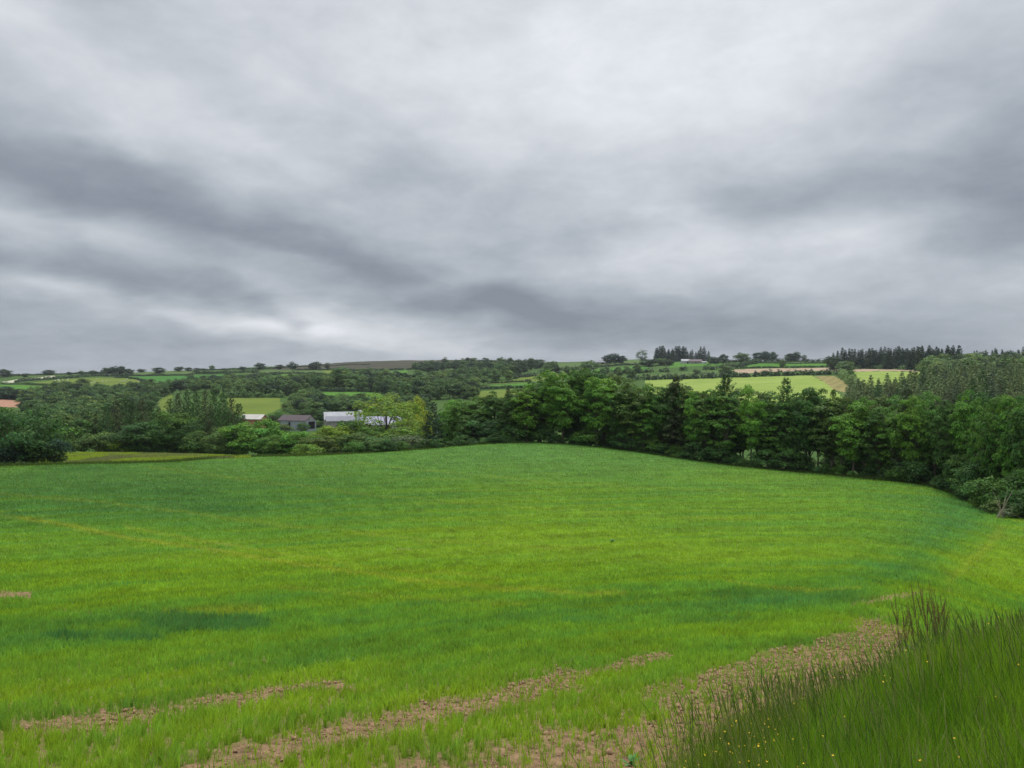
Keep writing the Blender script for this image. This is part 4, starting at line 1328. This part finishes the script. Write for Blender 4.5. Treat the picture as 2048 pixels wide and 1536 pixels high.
SKY = [  # px, top, width px, base py or None, kind, tone, label
    (10, 739, 24, 754, 'far', 'fardark', 'dark round tree on the skyline at the far left'),
    (50, 747, 12, 754, 'far', 'fardark', 'small tree second from the left on the skyline'),
    (97, 740, 21, 750, 'far', 'fardark', 'round tree at the end of the pale hay strip'),
    (138, 744, 10, 750, 'far', 'fardark', 'tiny skyline tree right of the round one by the hay strip'),
    (163, 742, 14, 750, 'far', 'farmid', 'small skyline tree left of the dense skyline clump'),
    (186, 741, 18, 750, 'far', 'fardark', 'low skyline tree touching the dense clump from the left'),
    (214, 735, 20, 751, 'far', 'fardark', 'leftmost tree of the dense skyline clump above the caravan'),
    (228, 733, 22, 751, 'far', 'fardark', 'second tree of the dense skyline clump above the caravan'),
    (243, 732, 20, 751, 'far', 'fardark', 'third tree of the dense skyline clump above the caravan'),
    (258, 738, 18, 750, 'far', 'fardark', 'rightmost tree of the dense skyline clump above the caravan'),
    (283, 738, 16, 745, 'far', 'fardark', 'flat topped skyline tree just right of the dense clump'),
    (318, 735, 24, 743, 'far', 'fardark', 'wide low skyline tree above the upper left pasture'),
    (357, 733, 16, 743, 'far', 'fardark', 'taller tree in the left skyline hedge'),
    (377, 735, 14, 743, 'far', 'fardark', 'skyline tree to the right of the taller hedge tree'),
    (394, 736, 14, 743, 'far', 'fardark', 'last tree of the left skyline hedge'),
    (424, 731, 11, 740, 'far', 'farmid', 'lone round tree on the open skyline'),
    (460, 745, 20, 760, 'far', 'fardark', 'dark tree in the cross hedge of the left pastures'),
    (485, 733, 13, 740, 'far', 'fardark', 'small skyline tree left of the big round one'),
    (521, 726, 19, 740, 'far', 'fardark', 'big round skyline tree left of the moor'),
    (558, 729, 17, 739, 'far', 'fardark', 'round skyline tree at the foot of the moor'),
    (585, 725, 20, 742, 'fartall', 'fardark', 'tall dark skyline tree at the left end of the moor'),
    (630, 724, 25, 740, 'far', 'fardark', 'wide round tree against the moor'),
    (655, 725, 13, 740, 'slim', 'grey', 'thin greyish tree beside the wide round one on the moor edge'),
    (683, 736, 50, 779, 'round', 'farmid', 'very large round tree above the middle wood'),
    (730, 736, 36, 756, 'far', 'farmid', 'large round tree to the right of the very large one'),
    (762, 746, 26, 757, 'far', 'fardark', 'round bush like tree left of a pair on the pasture edge'),
    (784, 747, 15, 757, 'far', 'fardark', 'small round tree right of the pair on the pasture edge'),
    (605, 748, 30, 764, 'far', 'farmid', 'tree right of the half hidden grey house'),
    (165, 757, 26, 784, 'far', 'farmid', 'round tree standing before the sheep pasture'),
    (132, 763, 26, 784, 'far', 'fardark', 'dark tree left below the sheep pasture'),
    (196, 766, 16, 782, 'fartall', 'fardark', 'pointed dark tree below the sheep pasture'),
    (262, 762, 18, 782, 'fartall', 'farmid', 'small tree at the right end of the sheep pasture'),
    (60, 795, 40, 830, 'far', 'fardark', 'dark round tree beside the red ploughed field'),
    (10, 772, 46, 798, 'far', 'fardark', 'dark tree group member above the red ploughed field'),
    (38, 778, 40, 799, 'far', 'fardark', 'lower dark tree above the red ploughed field'),
    (1063, 717, 22, 731, 'far', 'fardark', 'round skyline tree left of the centre gap'),
    (1078, 719, 28, 736, 'far', 'fardark', 'wide skyline tree right beside the round one at the gap'),
    (1099, 722, 20, 742, 'far', 'farmid', 'dark tree under the skyline at the left end of the top pasture'),
    (1112, 723, 6, 728, 'far', 'farmid', 'tiny round tree on the top pasture skyline'),
    (1177, 722, 36, 743, 'far', 'farmid', 'round tree left of the grey hill barn'),
    (1119, 742, 11, 749, 'far', 'fardark', 'little round tree alone on the olive pasture'),
    (1216, 710, 20, 728, 'far', 'blue', 'left tree of the dark domed clump on the skyline'),
    (1230, 708, 22, 728, 'far', 'blue', 'middle tree of the dark domed clump on the skyline'),
    (1244, 711, 18, 728, 'far', 'blue', 'right tree of the dark domed clump on the skyline'),
    (1284, 699, 25, 730, 'loose', 'grey', 'tall open tree left of the hill farm conifers'),
    (1296, 718, 30, 733, 'far', 'fardark', 'low tree at the foot of the tall open tree'),
    (1322, 716, 30, 731, 'far', 'farmid', 'leafy tree left in front of the hill farm'),
    (1338, 719, 22, 731, 'far', 'fardark', 'leafy tree between the hill farm and the conifers'),
    (1447, 709, 18, 722, 'far', 'fardark', 'round skyline tree right of the hill farm'),
    (1430, 714, 28, 728, 'far', 'fardark', 'low tree under the round skyline tree right of the hill farm'),
    (1485, 706, 28, 726, 'far', 'farmid', 'bushy skyline tree midway right of the hill farm'),
    (1516, 705, 22, 723, 'far', 'blue', 'left tree of the flat topped skyline trio'),
    (1532, 704, 22, 723, 'far', 'blue', 'middle tree of the flat topped skyline trio'),
    (1546, 705, 18, 723, 'far', 'blue', 'right tree of the flat topped skyline trio'),
    (1580, 707, 20, 723, 'far', 'fardark', 'left tree of the skyline pair near the bare tree'),
    (1592, 705, 18, 723, 'far', 'fardark', 'right tree of the skyline pair near the bare tree'),
    (1608, 709, 10, 723, 'slim', 'grey', 'thin open tree on the skyline right of the pair'),
    (1565, 720, 14, 735, 'far', 'farmid', 'small tree in the hedge of the upper green field'),
    (1451, 731, 30, 753, 'far', 'farmid', 'round tree where the pale ploughed field begins'),
    (1394, 738, 14, 748, 'far', 'farmid', 'small round tree in the pale hedge row'),
    (1668, 712, 30, 741, 'far', 'fardark', 'leftmost leafy tree beside the dark hilltop wood'),
    (1690, 724, 34, 748, 'far', 'farmid', 'leafy tree at the corner above the right sun painted field'),
    (1702, 740, 18, 762, 'far', 'farlight', 'light tree in the hedge beside the dry crop'),
    (1530, 740, 18, 750, 'slim', 'grey', 'pale thin tree in the long dark hedge'),
]
for (px, top, w, base, kind, tone, lab) in SKY:
    hit = ray_hit(px, base) or ray_hit(px, base + 4) or ray_hit(px, base + 10)
    if hit is None:
        continue
    Y = hit[1]
    H = (-(top - 768) / F * Y) - gz(hit[0], Y)
    plant(kind, hit[0], Y, max(H, 2), w / F * Y * 1.1, tone, 'lone_tree', lab, 'tree', sink=.3)


# ------------------------------------------------------------------ hedges
def hedge(pts, h, tone, label, gap=0.0, seed=0, wid=1.1, Y0=215):
    r = random.Random(seed); rng = np.random.default_rng(seed)
    world_pts = []
    for (px, py) in pts:
        hit = ray_hit(px, py, Y0)
        if hit: world_pts.append(hit)
    if len(world_pts) < 2:
        return
    C, Nn, S, T = [], [], [], []
    mb = MB()
    for (x0, y0), (x1, y1) in zip(world_pts[:-1], world_pts[1:]):
        L_ = math.hypot(x1 - x0, y1 - y0)
        n = max(2, int(L_ / (h * .55)))
        for i in range(n):
            t = (i + r.random()) / n
            if vnoise(np.array([t * L_ / 12.0]), np.array([seed * 3.3]), 7)[0] < gap:
                continue
            x, y = x0 + (x1 - x0) * t + r.gauss(0, .4), y0 + (y1 - y0) * t + r.gauss(0, .4)
            z = gz(x, y)
            hh = h * (.6 + .75 * vnoise(np.array([t * L_ / 9.0]), np.array([seed + .5]), 3)[0]) * r.uniform(.85, 1.15)
            k = 46
            d = sph(rng, k); d[:, 2] = np.abs(d[:, 2]) * 1.0 - .1 * (rng.random(k) < .3)
            p = np.array([x, y, z + .1]) + d * np.array([hh * wid * .62, hh * wid * .5, hh]) * rng.uniform(.6, 1.02, (k, 1))
            C.append(p); Nn.append(d + np.array([0, 0, .35]) + rng.normal(0, .3, (k, 3)))
            S.append(np.full(k, .16 * h + .12) * rng.uniform(.6, 1.3, k))
            tn = rng.normal(1, .13, (k, 1)).clip(.6, 1.4) * r.uniform(.88, 1.12)
            T.append(np.repeat(tn, 3, 1))
            if i % 3 == 0:
                mb.tube([(x, y, z - .3), (x + r.uniform(-.2, .2), y, z + hh * .6)], [.09, .04], 4)
    if not C:
        return
    e = bpy.data.objects.new('hedge', None); COL.objects.link(e)
    x0, y0 = world_pts[0]; o = np.array([x0, y0, gz(x0, y0)])
    e.location = tuple(o)
    me = leaf_mesh('hedge_foliage', np.concatenate(C) - o, np.concatenate(Nn), np.concatenate(S), np.concatenate(T), M_LEAF, rng)
    c = link('foliage', me, e); c.color = (*TONE[tone], 1)
    mb.v = [(a - o[0], b - o[1], d_ - o[2]) for a, b, d_ in mb.v]
    if mb.v:
        mb.build('stems', M_BARK, e)
    tag(e, label, 'hedge', 'field hedges across the valley')


HEDGES = [
    ([(30, 766), (70, 761), (130, 757), (200, 753), (215, 752)], 4.2, 'fardark', 'thick dark hedge between the hay strip and the sheep pasture', 0),
    ([(0, 752), (40, 752), (90, 750), (150, 748), (215, 748)], 2.8, 'fardark', 'thin skyline hedge above the hay strip', .2),
    ([(205, 753), (240, 753), (264, 752)], 4.5, 'fardark', 'dark hedge under the dense skyline clump', 0),
    ([(262, 744), (300, 742), (350, 741), (400, 740)], 6, 'fardark', 'gappy block hedge along the left skyline', .25),
    ([(400, 740.5), (450, 740), (520, 739), (545, 737)], 2.8, 'fardark', 'low skyline hedge between the lone tree and the moor', .1),
    ([(262, 752), (300, 752), (330, 752.5), (372, 751), (385, 750)], 2.4, 'fardark', 'low hedge between the two upper left pastures', 0),
    ([(230, 755), (262, 758), (290, 763), (294, 770)], 2.4, 'fardark', 'curving hedge along the right end of the sheep pasture', 0),
    ([(388, 748), (420, 748), (455, 747), (520, 746)], 5, 'fardark', 'thick hedge crossing the upper left pastures', .05),
    ([(420, 759), (460, 757), (510, 753), (560, 750)], 3.4, 'fardark', 'slanting hedge with a dark tree in the upper left', .1),
    ([(505, 752), (560, 748), (600, 748), (645, 749)], 3.4, 'fardark', 'hedge above the half hidden grey house', .1),
    ([(590, 741), (640, 741), (700, 741), (740, 743)], 3.6, 'fardark', 'hedge along the foot of the moor', .1),
    ([(545, 738), (600, 734), (680, 731), (740, 730)], 2.2, 'fardark', 'thin hedge climbing below the moor', .2),
    ([(600, 750), (650, 752), (690, 758)], 3, 'fardark', 'hedge descending to the very large round tree', 0),
    ([(740, 742), (780, 741), (830, 739)], 4, 'fardark', 'hedge above the small bright pasture pair', .1),
    ([(976, 768), (1010, 766), (1062, 763)], 2.4, 'fardark', 'low hedge between the olive and the bright pasture', 0),
    ([(960, 779), (1010, 777), (1060, 775)], 3, 'fardark', 'hedge below the bright pasture left of the belt', 0),
    ([(1030, 758), (1060, 753), (1100, 750)], 4, 'fardark', 'short dark hedge on the olive pasture top', .1),
    ([(1080, 745), (1120, 741), (1160, 739)], 4, 'fardark', 'hedge between the top pasture and the olive one', .1),
    ([(1190, 736), (1230, 732), (1270, 730), (1290, 729)], 3.2, 'fardark', 'hedge under the dark domed clump', 0),
    ([(1200, 749), (1240, 747), (1290, 746)], 5, 'fardark', 'dark hedge left of the hill farm slope', .2),
    ([(1288, 746), (1320, 744), (1360, 742), (1420, 740), (1470, 739)], 5.5, 'fardark', 'row of dark hedge bushes below the hill farm', .15),
    ([(1440, 737), (1480, 734), (1500, 729), (1520, 725)], 5.5, 'fardark', 'hedge climbing from the pale field to the skyline', 0),
    ([(1275, 761), (1330, 759), (1390, 758), (1430, 757)], 7, 'fardark', 'long dark hedge above the left part of the sun painted field', .03),
    ([(1408, 756), (1460, 755), (1530, 753), (1600, 751), (1672, 749)], 6.5, 'fardark', 'long dark hedge above the right part of the sun painted field', 0),
    ([(1470, 737.5), (1520, 736), (1600, 735.5), (1665, 735)], 2.4, 'fardark', 'low hedge between pale ploughed and green field', 0),
    ([(1500, 726.5), (1560, 727), (1655, 727.5)], 2, 'fardark', 'thin hedge above the upper green field', .1),
    ([(1420, 726), (1500, 724), (1560, 723.5), (1665, 724)], 5, 'fardark', 'skyline hedge between the hill farm and the dark wood', .05),
    ([(1682, 750), (1692, 758), (1704, 768), (1720, 780)], 5.5, 'farlight', 'light green hedge between dry crop and right sun painted field', 0),
    ([(1690, 738), (1740, 738), (1800, 739), (1865, 744)], 4, 'farmid', 'bushy edge of the dark wood above the right sun painted field', .2),
    ([(-60, 796), (0, 797), (30, 799), (62, 800)], 5, 'fardark', 'dark hedge on top of the red ploughed field', 0),
    ([(456, 795), (500, 796), (562, 796)], 6, 'farmid', 'hedge on top of the olive field above the farm', 0),
    ([(640, 783), (690, 784), (750, 785)], 4, 'fardark', 'hedge on top of the bright field above the farm', 0),
    ([(0, 768), (50, 769), (100, 772), (125, 776)], 2.4, 'farmid', 'low hedge above the left green pasture', 0),
]
for i, (pts, h, tone, lab, gap) in enumerate(HEDGES):
    hedge(pts, h, tone, lab, gap, 50 + i)

# ------------------------------------------------------------------ buildings
M_WHITE = simple('white_sheet', (.38, .385, .40), .6, .12, .4, wave=None)
M_PALEROOF = simple('pale_roof_sheet', (.50, .47, .42), .7, .15, .4)
M_BROWNROOF = simple('brown_roof_sheet', (.105, .082, .085), .75, .12, .3, wave=1.2)
M_GREYROOF = simple('grey_roof_sheet', (.25, .25, .28), .7, .12, .3, wave=1.2)
M_LILAC = simple('lilac_wall_sheet', (.42, .42, .50), .7, .1, .4, wave=1.5)
M_GREYWALL = simple('grey_wall_sheet', (.27, .30, .33), .75, .18, .25, wave=1.5)
M_GABLE = simple('gable_boards', (.30, .27, .27), .8, .25, .6, wave=2.0)
M_BRICK = simple('brick', (.34, .15, .085), .85, .2, 1.5)
M_BLACK = simple('dark_opening', (.006, .006, .006), .9, .1)
M_STONE = simple('stone_wall', (.26, .24, .22), .85, .2, 1.0)
M_SLATE = simple('slate_roof', (.12, .12, .13), .7, .15, 1.0)
M_GALV = simple('galvanised_metal', (.66, .68, .70), .45, .1, .8, metallic=.2)


def barn(name, label, px, py_base, Y, L_, D, eave, ridge, rot, wall, roof, cat='barn', openings=(), gable=None, overhang=.3, dz=0):
    """gabled building; local x along the ridge, front faces -y"""
    x = (px - 1024) / F * Y
    z = -(py_base - 768) / F * Y
    g = gz(x, Y)
    e = bpy.data.objects.new(name, None); COL.objects.link(e)
    e.location = (x, Y, z + dz); e.rotation_euler = (0, 0, rot)
    tag(e, label, cat)
    f = min(g - z, 0) - 1.5
    w = MB(); hx, hy = L_ / 2, D / 2
    w.add([(-hx, -hy, f), (hx, -hy, f), (hx, hy, f), (-hx, hy, f), (-hx, -hy, eave), (hx, -hy, eave), (hx, hy, eave), (-hx, hy, eave), (-hx, 0, ridge), (hx, 0, ridge)],
          [(0, 1, 5, 4), (2, 3, 7, 6), (1, 2, 6, 9, 5), (3, 0, 4, 8, 7), (3, 2, 1, 0)])
    w.build('wall', wall, e)
    r = MB(); ox = hx + overhang
    sl = (ridge - eave) / hy
    ey, ez = hy + overhang, eave - sl * overhang
    th = .12
    for s in (-1, 1):
        a = [(-ox, s * ey, ez + .03), (ox, s * ey, ez + .03), (ox, 0, ridge + .03), (-ox, 0, ridge + .03)]
        b = [(p[0], p[1], p[2] + th) for p in a]
        r.add(a + b, [(0, 1, 2, 3), (7, 6, 5, 4), (0, 4, 5, 1), (1, 5, 6, 2), (2, 6, 7, 3), (3, 7, 4, 0)])
    r.build('roof', roof, e)
    for (nm, face, c, w0, z0, z1, m_) in openings:
        b = MB()
        if face == 'front':
            b.box(c - w0 / 2, -hy - .04, z0, c + w0 / 2, -hy + .3, z1)
        elif face == 'right':
            b.box(hx - .3, c - w0 / 2, z0, hx + .04, c + w0 / 2, z1)
        else:
            b.box(-hx - .04, c - w0 / 2, z0, -hx + .3, c + w0 / 2, z1)
        b.build(nm, m_, e)
    if gable:
        b = MB()
        b.add([(hx + .05, -hy, eave), (hx + .05, hy, eave), (hx + .05, 0, ridge - .05), (hx + .02, -hy, eave), (hx + .02, hy, eave), (hx + .02, 0, ridge - .05)],
              [(0, 1, 2), (5, 4, 3), (0, 3, 4, 1), (1, 4, 5, 2), (2, 5, 3, 0)])
        b.build('gable_panel', gable, e)
    return e


R_ = math.radians
barn('shed', 'pale roofed low shed with a brick end left of the farm', 508, 850, 372, 11, 7, 3.0, 5.0, R_(-12), M_BRICK, M_PALEROOF, 'shed',
     [('door', 'front', 3.2, 1.6, 0, 2.2, M_BLACK)])
barn('barn', 'long brown roofed barn with grey sheet walls and a dark opening in its end', 594, 857, 368, 15.5, 8.5, 4.0, 6.3, R_(-20), M_GREYWALL, M_BROWNROOF, 'barn',
     [('door', 'front', -1.2, 1.0, .6, 3.2, M_BLACK), ('window', 'front', -2.2, .7, .8, 2.0, M_BLACK), ('doorway', 'right', .6, 5.2, 0, 3.4, M_BLACK)], M_GABLE)
barn('shed', 'white roofed shed with a pale grey gable end in the middle of the farm', 678, 855, 390, 14.5, 11, 4.3, 7.8, R_(16), M_STONE, M_WHITE, 'shed',
     [('window', 'left', -1.6, .9, 1.2, 2.2, M_BLACK)])
barn('shed', 'grey roofed lean shed in front of the white roofed one', 680, 857, 376, 13, 6.5, 3.8, 5.9, R_(16), M_STONE, M_GREYROOF, 'shed',
     [('door', 'front', 1.2, 2.2, 0, 2.6, M_BLACK)])
barn('shed', 'long lilac grey shed seen through the large open tree', 768, 860, 380, 17, 9, 3.0, 6.6, R_(-6), M_WHITE, M_LILAC, 'shed',
     [('doorway', 'front', 3.0, 3, 0, 2.6, M_BLACK)])
# silo
Ys_ = 378; xs_ = (720 - 1024) / F * Ys_; zb = gz(xs_, Ys_)
e = bpy.data.objects.new('silo', None); COL.objects.link(e); e.location = (xs_, Ys_, zb - .3)
tag(e, 'white round metal silo beside the white roofed shed', 'silo')
ztop = -(820 - 768) / F * Ys_ - (zb - .3)
mb = MB(); mb.tube([(0, 0, 0), (0, 0, ztop - .9)], [1.55, 1.55], 20); mb.build('body', M_GALV, e)
mb = MB(); mb.tube([(0, 0, ztop - .88), (0, 0, ztop - .25), (0, 0, ztop)], [1.62, .8, .3], 20); mb.build('cap', M_WHITE, e)
mb = MB()
for k in range(14):
    mb.box(-.25, -1.75, .5 + k * .6, .25, -1.70, .55 + k * .6)
mb.box(-.28, -1.76, 0, -.22, -1.56, ztop - 1); mb.box(.22, -1.76, 0, .28, -1.56, ztop - 1)
mb.build('ladder', M_GREYROOF, e)

# hill farm on the right skyline
def far_building(*a, **k):
    px, py = a[2], a[3]
    h = ray_hit(px, py) or ray_hit(px, py + 3)
    return barn(a[0], a[1], px, py, h[1] if h else 900, *a[4:], **k)


far_building('barn', 'bright white roofed barn of the hill farm on the skyline', 1371, 727, 12, 7, 3.4, 5.8, R_(3), M_WHITE, M_WHITE, openings=[('door', 'front', 2, 2.4, 0, 2.2, M_BLACK)])
far_building('farmhouse', 'grey brown hill farmhouse with a long roof right of the white barn', 1391, 727, 17, 7, 3.0, 5.5, R_(-4), M_STONE, simple('grey_brown_roof', (.20, .16, .16), .8, .1), cat='house',
             openings=[('door', 'front', 0, 1.2, 0, 2.1, M_BLACK), ('window', 'front', -4, 1.2, 1, 2.2, M_BLACK), ('window', 'front', 4, 1.2, 1, 2.2, M_BLACK)])
far_building('shed', 'small white shed at the right end of the hill farm', 1408, 727, 6, 3, 1.8, 2.6, 0, M_WHITE, M_WHITE, cat='shed', openings=[('door', 'front', 1, 1, 0, 1.6, M_BLACK)])
far_building('barn', 'long grey barn on the skyline pasture left of the dark domed clump', 1199, 728, 22, 8, 2.4, 4.4, R_(5), M_STONE, M_GREYROOF, openings=[('doorway', 'front', 4, 4, 0, 2.0, M_BLACK)])
hb = far_building('farmhouse', 'grey slate roofed house half hidden by trees on the left hillside', 508, 772, 16, 7, 4.2, 7.0, R_(6), M_STONE, M_SLATE, cat='house',
             openings=[('window', 'front', -4, 1.1, 1.2, 2.4, M_BLACK), ('window', 'front', 4, 1.1, 1.2, 2.4, M_BLACK), ('door', 'front', 0, 1.2, 0, 2.1, M_BLACK)])
for sx in (-6.6, 6.6):
    mb = MB(); mb.box(sx - .4, -.4, 6.0, sx + .4, .4, 8.3); mb.build('chimney', M_STONE, hb)
# caravan
h = ray_hit(214, 753)
e = bpy.data.objects.new('caravan', None); COL.objects.link(e); e.location = (h[0], h[1], gz(*h)); tag(e, 'small white caravan at the hedge above the sheep pasture', 'caravan')
mb = MB(); mb.add([(-3.2, -1.1, .5), (3.2, -1.1, .5), (3.2, 1.1, .5), (-3.2, 1.1, .5), (-2.9, -1.1, 3.0), (2.9, -1.1, 3.0), (2.9, 1.1, 3.0), (-2.9, 1.1, 3.0)],
       [(3, 2, 1, 0), (4, 5, 6, 7), (0, 1, 5, 4), (1, 2, 6, 5), (2, 3, 7, 6), (3, 0, 4, 7)]); mb.build('body', M_WHITE, e)
mb = MB(); mb.box(-2.2, -1.14, 1.6, -.6, -1.08, 2.4); mb.build('window', M_BLACK, e)
for sx in (-.8, .8):
    mb = MB(); mb.tube([(sx, -1.2, .35), (sx, -.9, .35)], [.35, .35], 10); mb.build('wheel', M_BLACK, e)

# ------------------------------------------------------------------ sheep
M_WOOL = simple('wool', (.62, .60, .54), .95, .1, 4)
M_SFACE = simple('sheep_face', (.5, .47, .42), .9, .1, 4)


def sheep_mesh():
    mb = MB()
    ribs = [(-.62, .10, .62), (-.52, .26, .66), (-.2, .34, .68), (.2, .34, .68), (.48, .28, .70), (.60, .16, .76), (.74, .13, .86), (.86, .12, .90), (1.0, .07, .84)]
    mb.tube([(a, 0, c) for a, b, c in ribs], [b for a, b, c in ribs], 10)
    for sx in (-.42, .40):
        for sy in (-.15, .15):
            mb.tube([(sx, sy, .55), (sx + (.03 if sx < 0 else 0), sy, .28), (sx, sy, 0)], [.09, .05, .045], 6)
    mb.tube([(-.6, 0, .66), (-.7, 0, .5)], [.05, .03], 5)
    for s in (-1, 1):
        mb.tube([(.84, s * .08, .95), (.80, s * .22, .93)], [.04, .015], 5)
    return mb.mesh('sheep', M_WOOL, True)


sm = sheep_mesh()
rs = random.Random(77)
cnt = 0
first = None
while cnt < 34:
    px, py = rs.uniform(100, 288), rs.uniform(758.5, 769)
    if not inpoly(np.array([px]), np.array([py]), FAR[1][2])[0]:
        continue
    h = ray_hit(px, py)
    if first is None:
        o = first = link('sheep', sm)
    else:
        o = first.copy(); COL.objects.link(o)
    o.location = (h[0], h[1], gz(*h)); o.rotation_euler = (0, 0, rs.uniform(0, 6.28)); o.scale = (1.25,) * 3
    tag(o, 'white sheep grazing as a tiny dot on the sheep pasture', 'sheep', 'sheep on the far left pasture')
    cnt += 1

# ------------------------------------------------------------------ fence posts by the small meadow
M_POST = simple('old_post_wood', (.14, .12, .10), .9, .3)
first = None
for i, px in enumerate((156, 161, 166, 171, 177)):
    h = ray_hit(px, 872 - i * .6)
    mb = MB(); mb.tube([(0, 0, -.3), (0, 0, 1.25), (0, 0, 1.3)], [.11, .10, .03], 6)
    if first is None:
        o = first = mb.build('fence_post', M_POST)
    else:
        o = first.copy(); COL.objects.link(o)
    o.location = (h[0], h[1], gz(*h))
    tag(o, f'dark wooden fence post, {ordn(i)} from the left below the small sloping meadow', 'fence post', 'fence posts by the small meadow')

# ------------------------------------------------------------------ dock plants on the bank
M_DOCK = simple('dock_seed', (.15, .10, .04), .85, .35, 30)
M_DOCKL = simple('dock_leaf', (.06, .11, .02), .7, .3, 10)


def dock(px, top, Y, label, seed):
    r = random.Random(seed)
    x = (px - 1024) / F * Y
    z = gz(x, Y)
    H = -(top - 768) / F * Y - z
    e = bpy.data.objects.new('dock_plant', None); COL.objects.link(e)
    e.location = (x, Y, z - .02); e.rotation_euler = (0, 0, 0)
    tag(e, label, 'weed', 'tall seeding docks on the bank')
    lean = r.uniform(-.16, -.02)
    def axis(t, l=lean): return Vector((l * H * t ** 1.4, 0, H * t))
    mb = MB()
    mb.tube([axis(t) for t in (0, .2, .42)], [.006, .0055, .005], 5)
    sd = MB()
    tips = []
    for k in range(6):
        t0 = r.uniform(.42, .78); a = r.uniform(0, 6.28); s = axis(t0)
        ln_ = H * (1.0 - t0) * r.uniform(.55, .85)
        en = s + Vector((math.cos(a) * ln_ * .28, math.sin(a) * ln_ * .28, ln_ * .95))
        sd.tube([s, s.lerp(en, .5) + Vector((math.cos(a) * .012, math.sin(a) * .012, 0)), en], [.003, .0025, .001], 4)
        tips.append((s, en))
    sd.tube([axis(t) for t in (.42, .6, .8, 1)], [.005, .0045, .003, .0015], 5)
    tips.append((axis(.55), axis(1)))
    for s, en in tips:
        n = int((en - s).length / .0085)
        for q in range(n):
            if r.random() < .3: continue
            t = q / n
            c = s.lerp(en, .12 + .88 * t)
            rad = .010 * (1 - .5 * t)
            for _ in range(2):
                a = r.uniform(0, 6.28)
                p = c + Vector((math.cos(a) * rad, math.sin(a) * rad, r.uniform(-.004, .004)))
                w = r.uniform(.0025, .0052)
                sd.add([p + Vector((w, 0, 0)), p + Vector((-w * .5, w * .87, 0)), p + Vector((-w * .5, -w * .87, 0)), p + Vector((0, 0, w)), p + Vector((0, 0, -w))],
                       [(0, 1, 3), (1, 2, 3), (2, 0, 3), (1, 0, 4), (2, 1, 4), (0, 2, 4)])
    mb.build('stem', M_DOCK, e)
    sd.build('seed_head', M_DOCK, e)
    lf = MB()
    for k in range(9):
        t0 = r.uniform(.02, .5); a = r.uniform(0, 6.28); s = axis(t0); L_ = r.uniform(.10, .22)
        d = Vector((math.cos(a), math.sin(a), .9)).normalized(); sdv = Vector((-math.sin(a), math.cos(a), 0)) * .018
        m1 = s + d * L_ * .45; m2 = s + d * L_ * .85 - Vector((0, 0, L_ * .12)); tp = s + d * L_ * 1.1 - Vector((0, 0, L_ * .35))
        lf.add([s, m1 + sdv, m1 - sdv, m2 + sdv * .7, m2 - sdv * .7, tp], [(0, 1, 2), (1, 3, 4, 2), (3, 5, 4)])
    lf.build('leaf_cluster', M_DOCKL, e)


for i, (px, top, Y, lab) in enumerate((
        (1806, 1180, 10.2, 'faint thin dock stalk, leftmost on the bank'),
        (1846, 1166, 10.1, 'dense reddish dock stalk leaning left, second of the tall ones'),
        (1858, 1182, 9.9, 'short dock stalk right behind the dense reddish one'),
        (1872, 1158, 10.3, 'tallest upright dock stalk with a thin bare tip'),
        (1888, 1156, 10.0, 'tall dock stalk leaning left beside the tallest upright one'),
        (1893, 1174, 9.8, 'thick brown dock stalk under the tall leaning one'),
        (1900, 1186, 10.2, 'short dock stalk at the right end of the group'),
        (1816, 1204, 9.6, 'low bushy dock at the left foot of the group'),
        (1838, 1200, 9.5, 'low brown dock between the left and the dense stalk'),
        (1880, 1196, 9.5, 'low dock in front of the tallest stalks'))):
    dock(px, top, Y, lab, 300 + i)

# a few larger weeds standing in the near crop
def weed(px, py, s, label, seed):
    r = random.Random(seed)
    h_ = ray_hit(px, py, 5.5, 60)
    if not h_: return
    mb = MB()
    for k in range(12):
        a = r.uniform(0, 6.28); L_ = s * r.uniform(.6, 1)
        d = Vector((math.cos(a), math.sin(a), r.uniform(.5, 1.6))).normalized(); sd_ = Vector((-math.sin(a), math.cos(a), 0)) * L_ * .13
        z0 = Vector((0, 0, 0)); m1 = d * L_ * .5; tp = d * L_ - Vector((0, 0, L_ * .2))
        mb.add([z0, m1 + sd_, m1 - sd_, tp], [(0, 1, 2), (1, 3, 2)])
    o = mb.build('broadleaf_weed', M_WEED); o.location = (h_[0], h_[1], gz(*h_))
    tag(o, label, 'weed')


M_WEED = simple('weed_leaf', (.075, .19, .035), .6, .3, 12)
weed(1262, 1533, .16, 'dark leafy weed in the crop at the bottom edge near the soil strip', 1)
weed(700, 1326, .22, 'broad leafed weed above the long soil strip', 2)
weed(1224, 1086, .42, 'small dark weed clump alone in the middle of the field', 3)

# ------------------------------------------------------------------ haze
m_, N, L = mat('haze_air')
v = N.new('ShaderNodeVolumePrincipled')
v.inputs['Density'].default_value = HAZE
v.inputs['Color'].default_value = (.86, .90, 1, 1)
v.inputs['Anisotropy'].default_value = .1
o = N.new('ShaderNodeOutputMaterial'); L.new(v.outputs[0], o.inputs[1])
mb = MB(); mb.box(-6500, -110, -75, 7500, 2900, 115)
hz = mb.build('haze', m_); hz['kind'] = 'stuff'
tag(hz, 'thin grey damp air fading the far hills', 'haze')
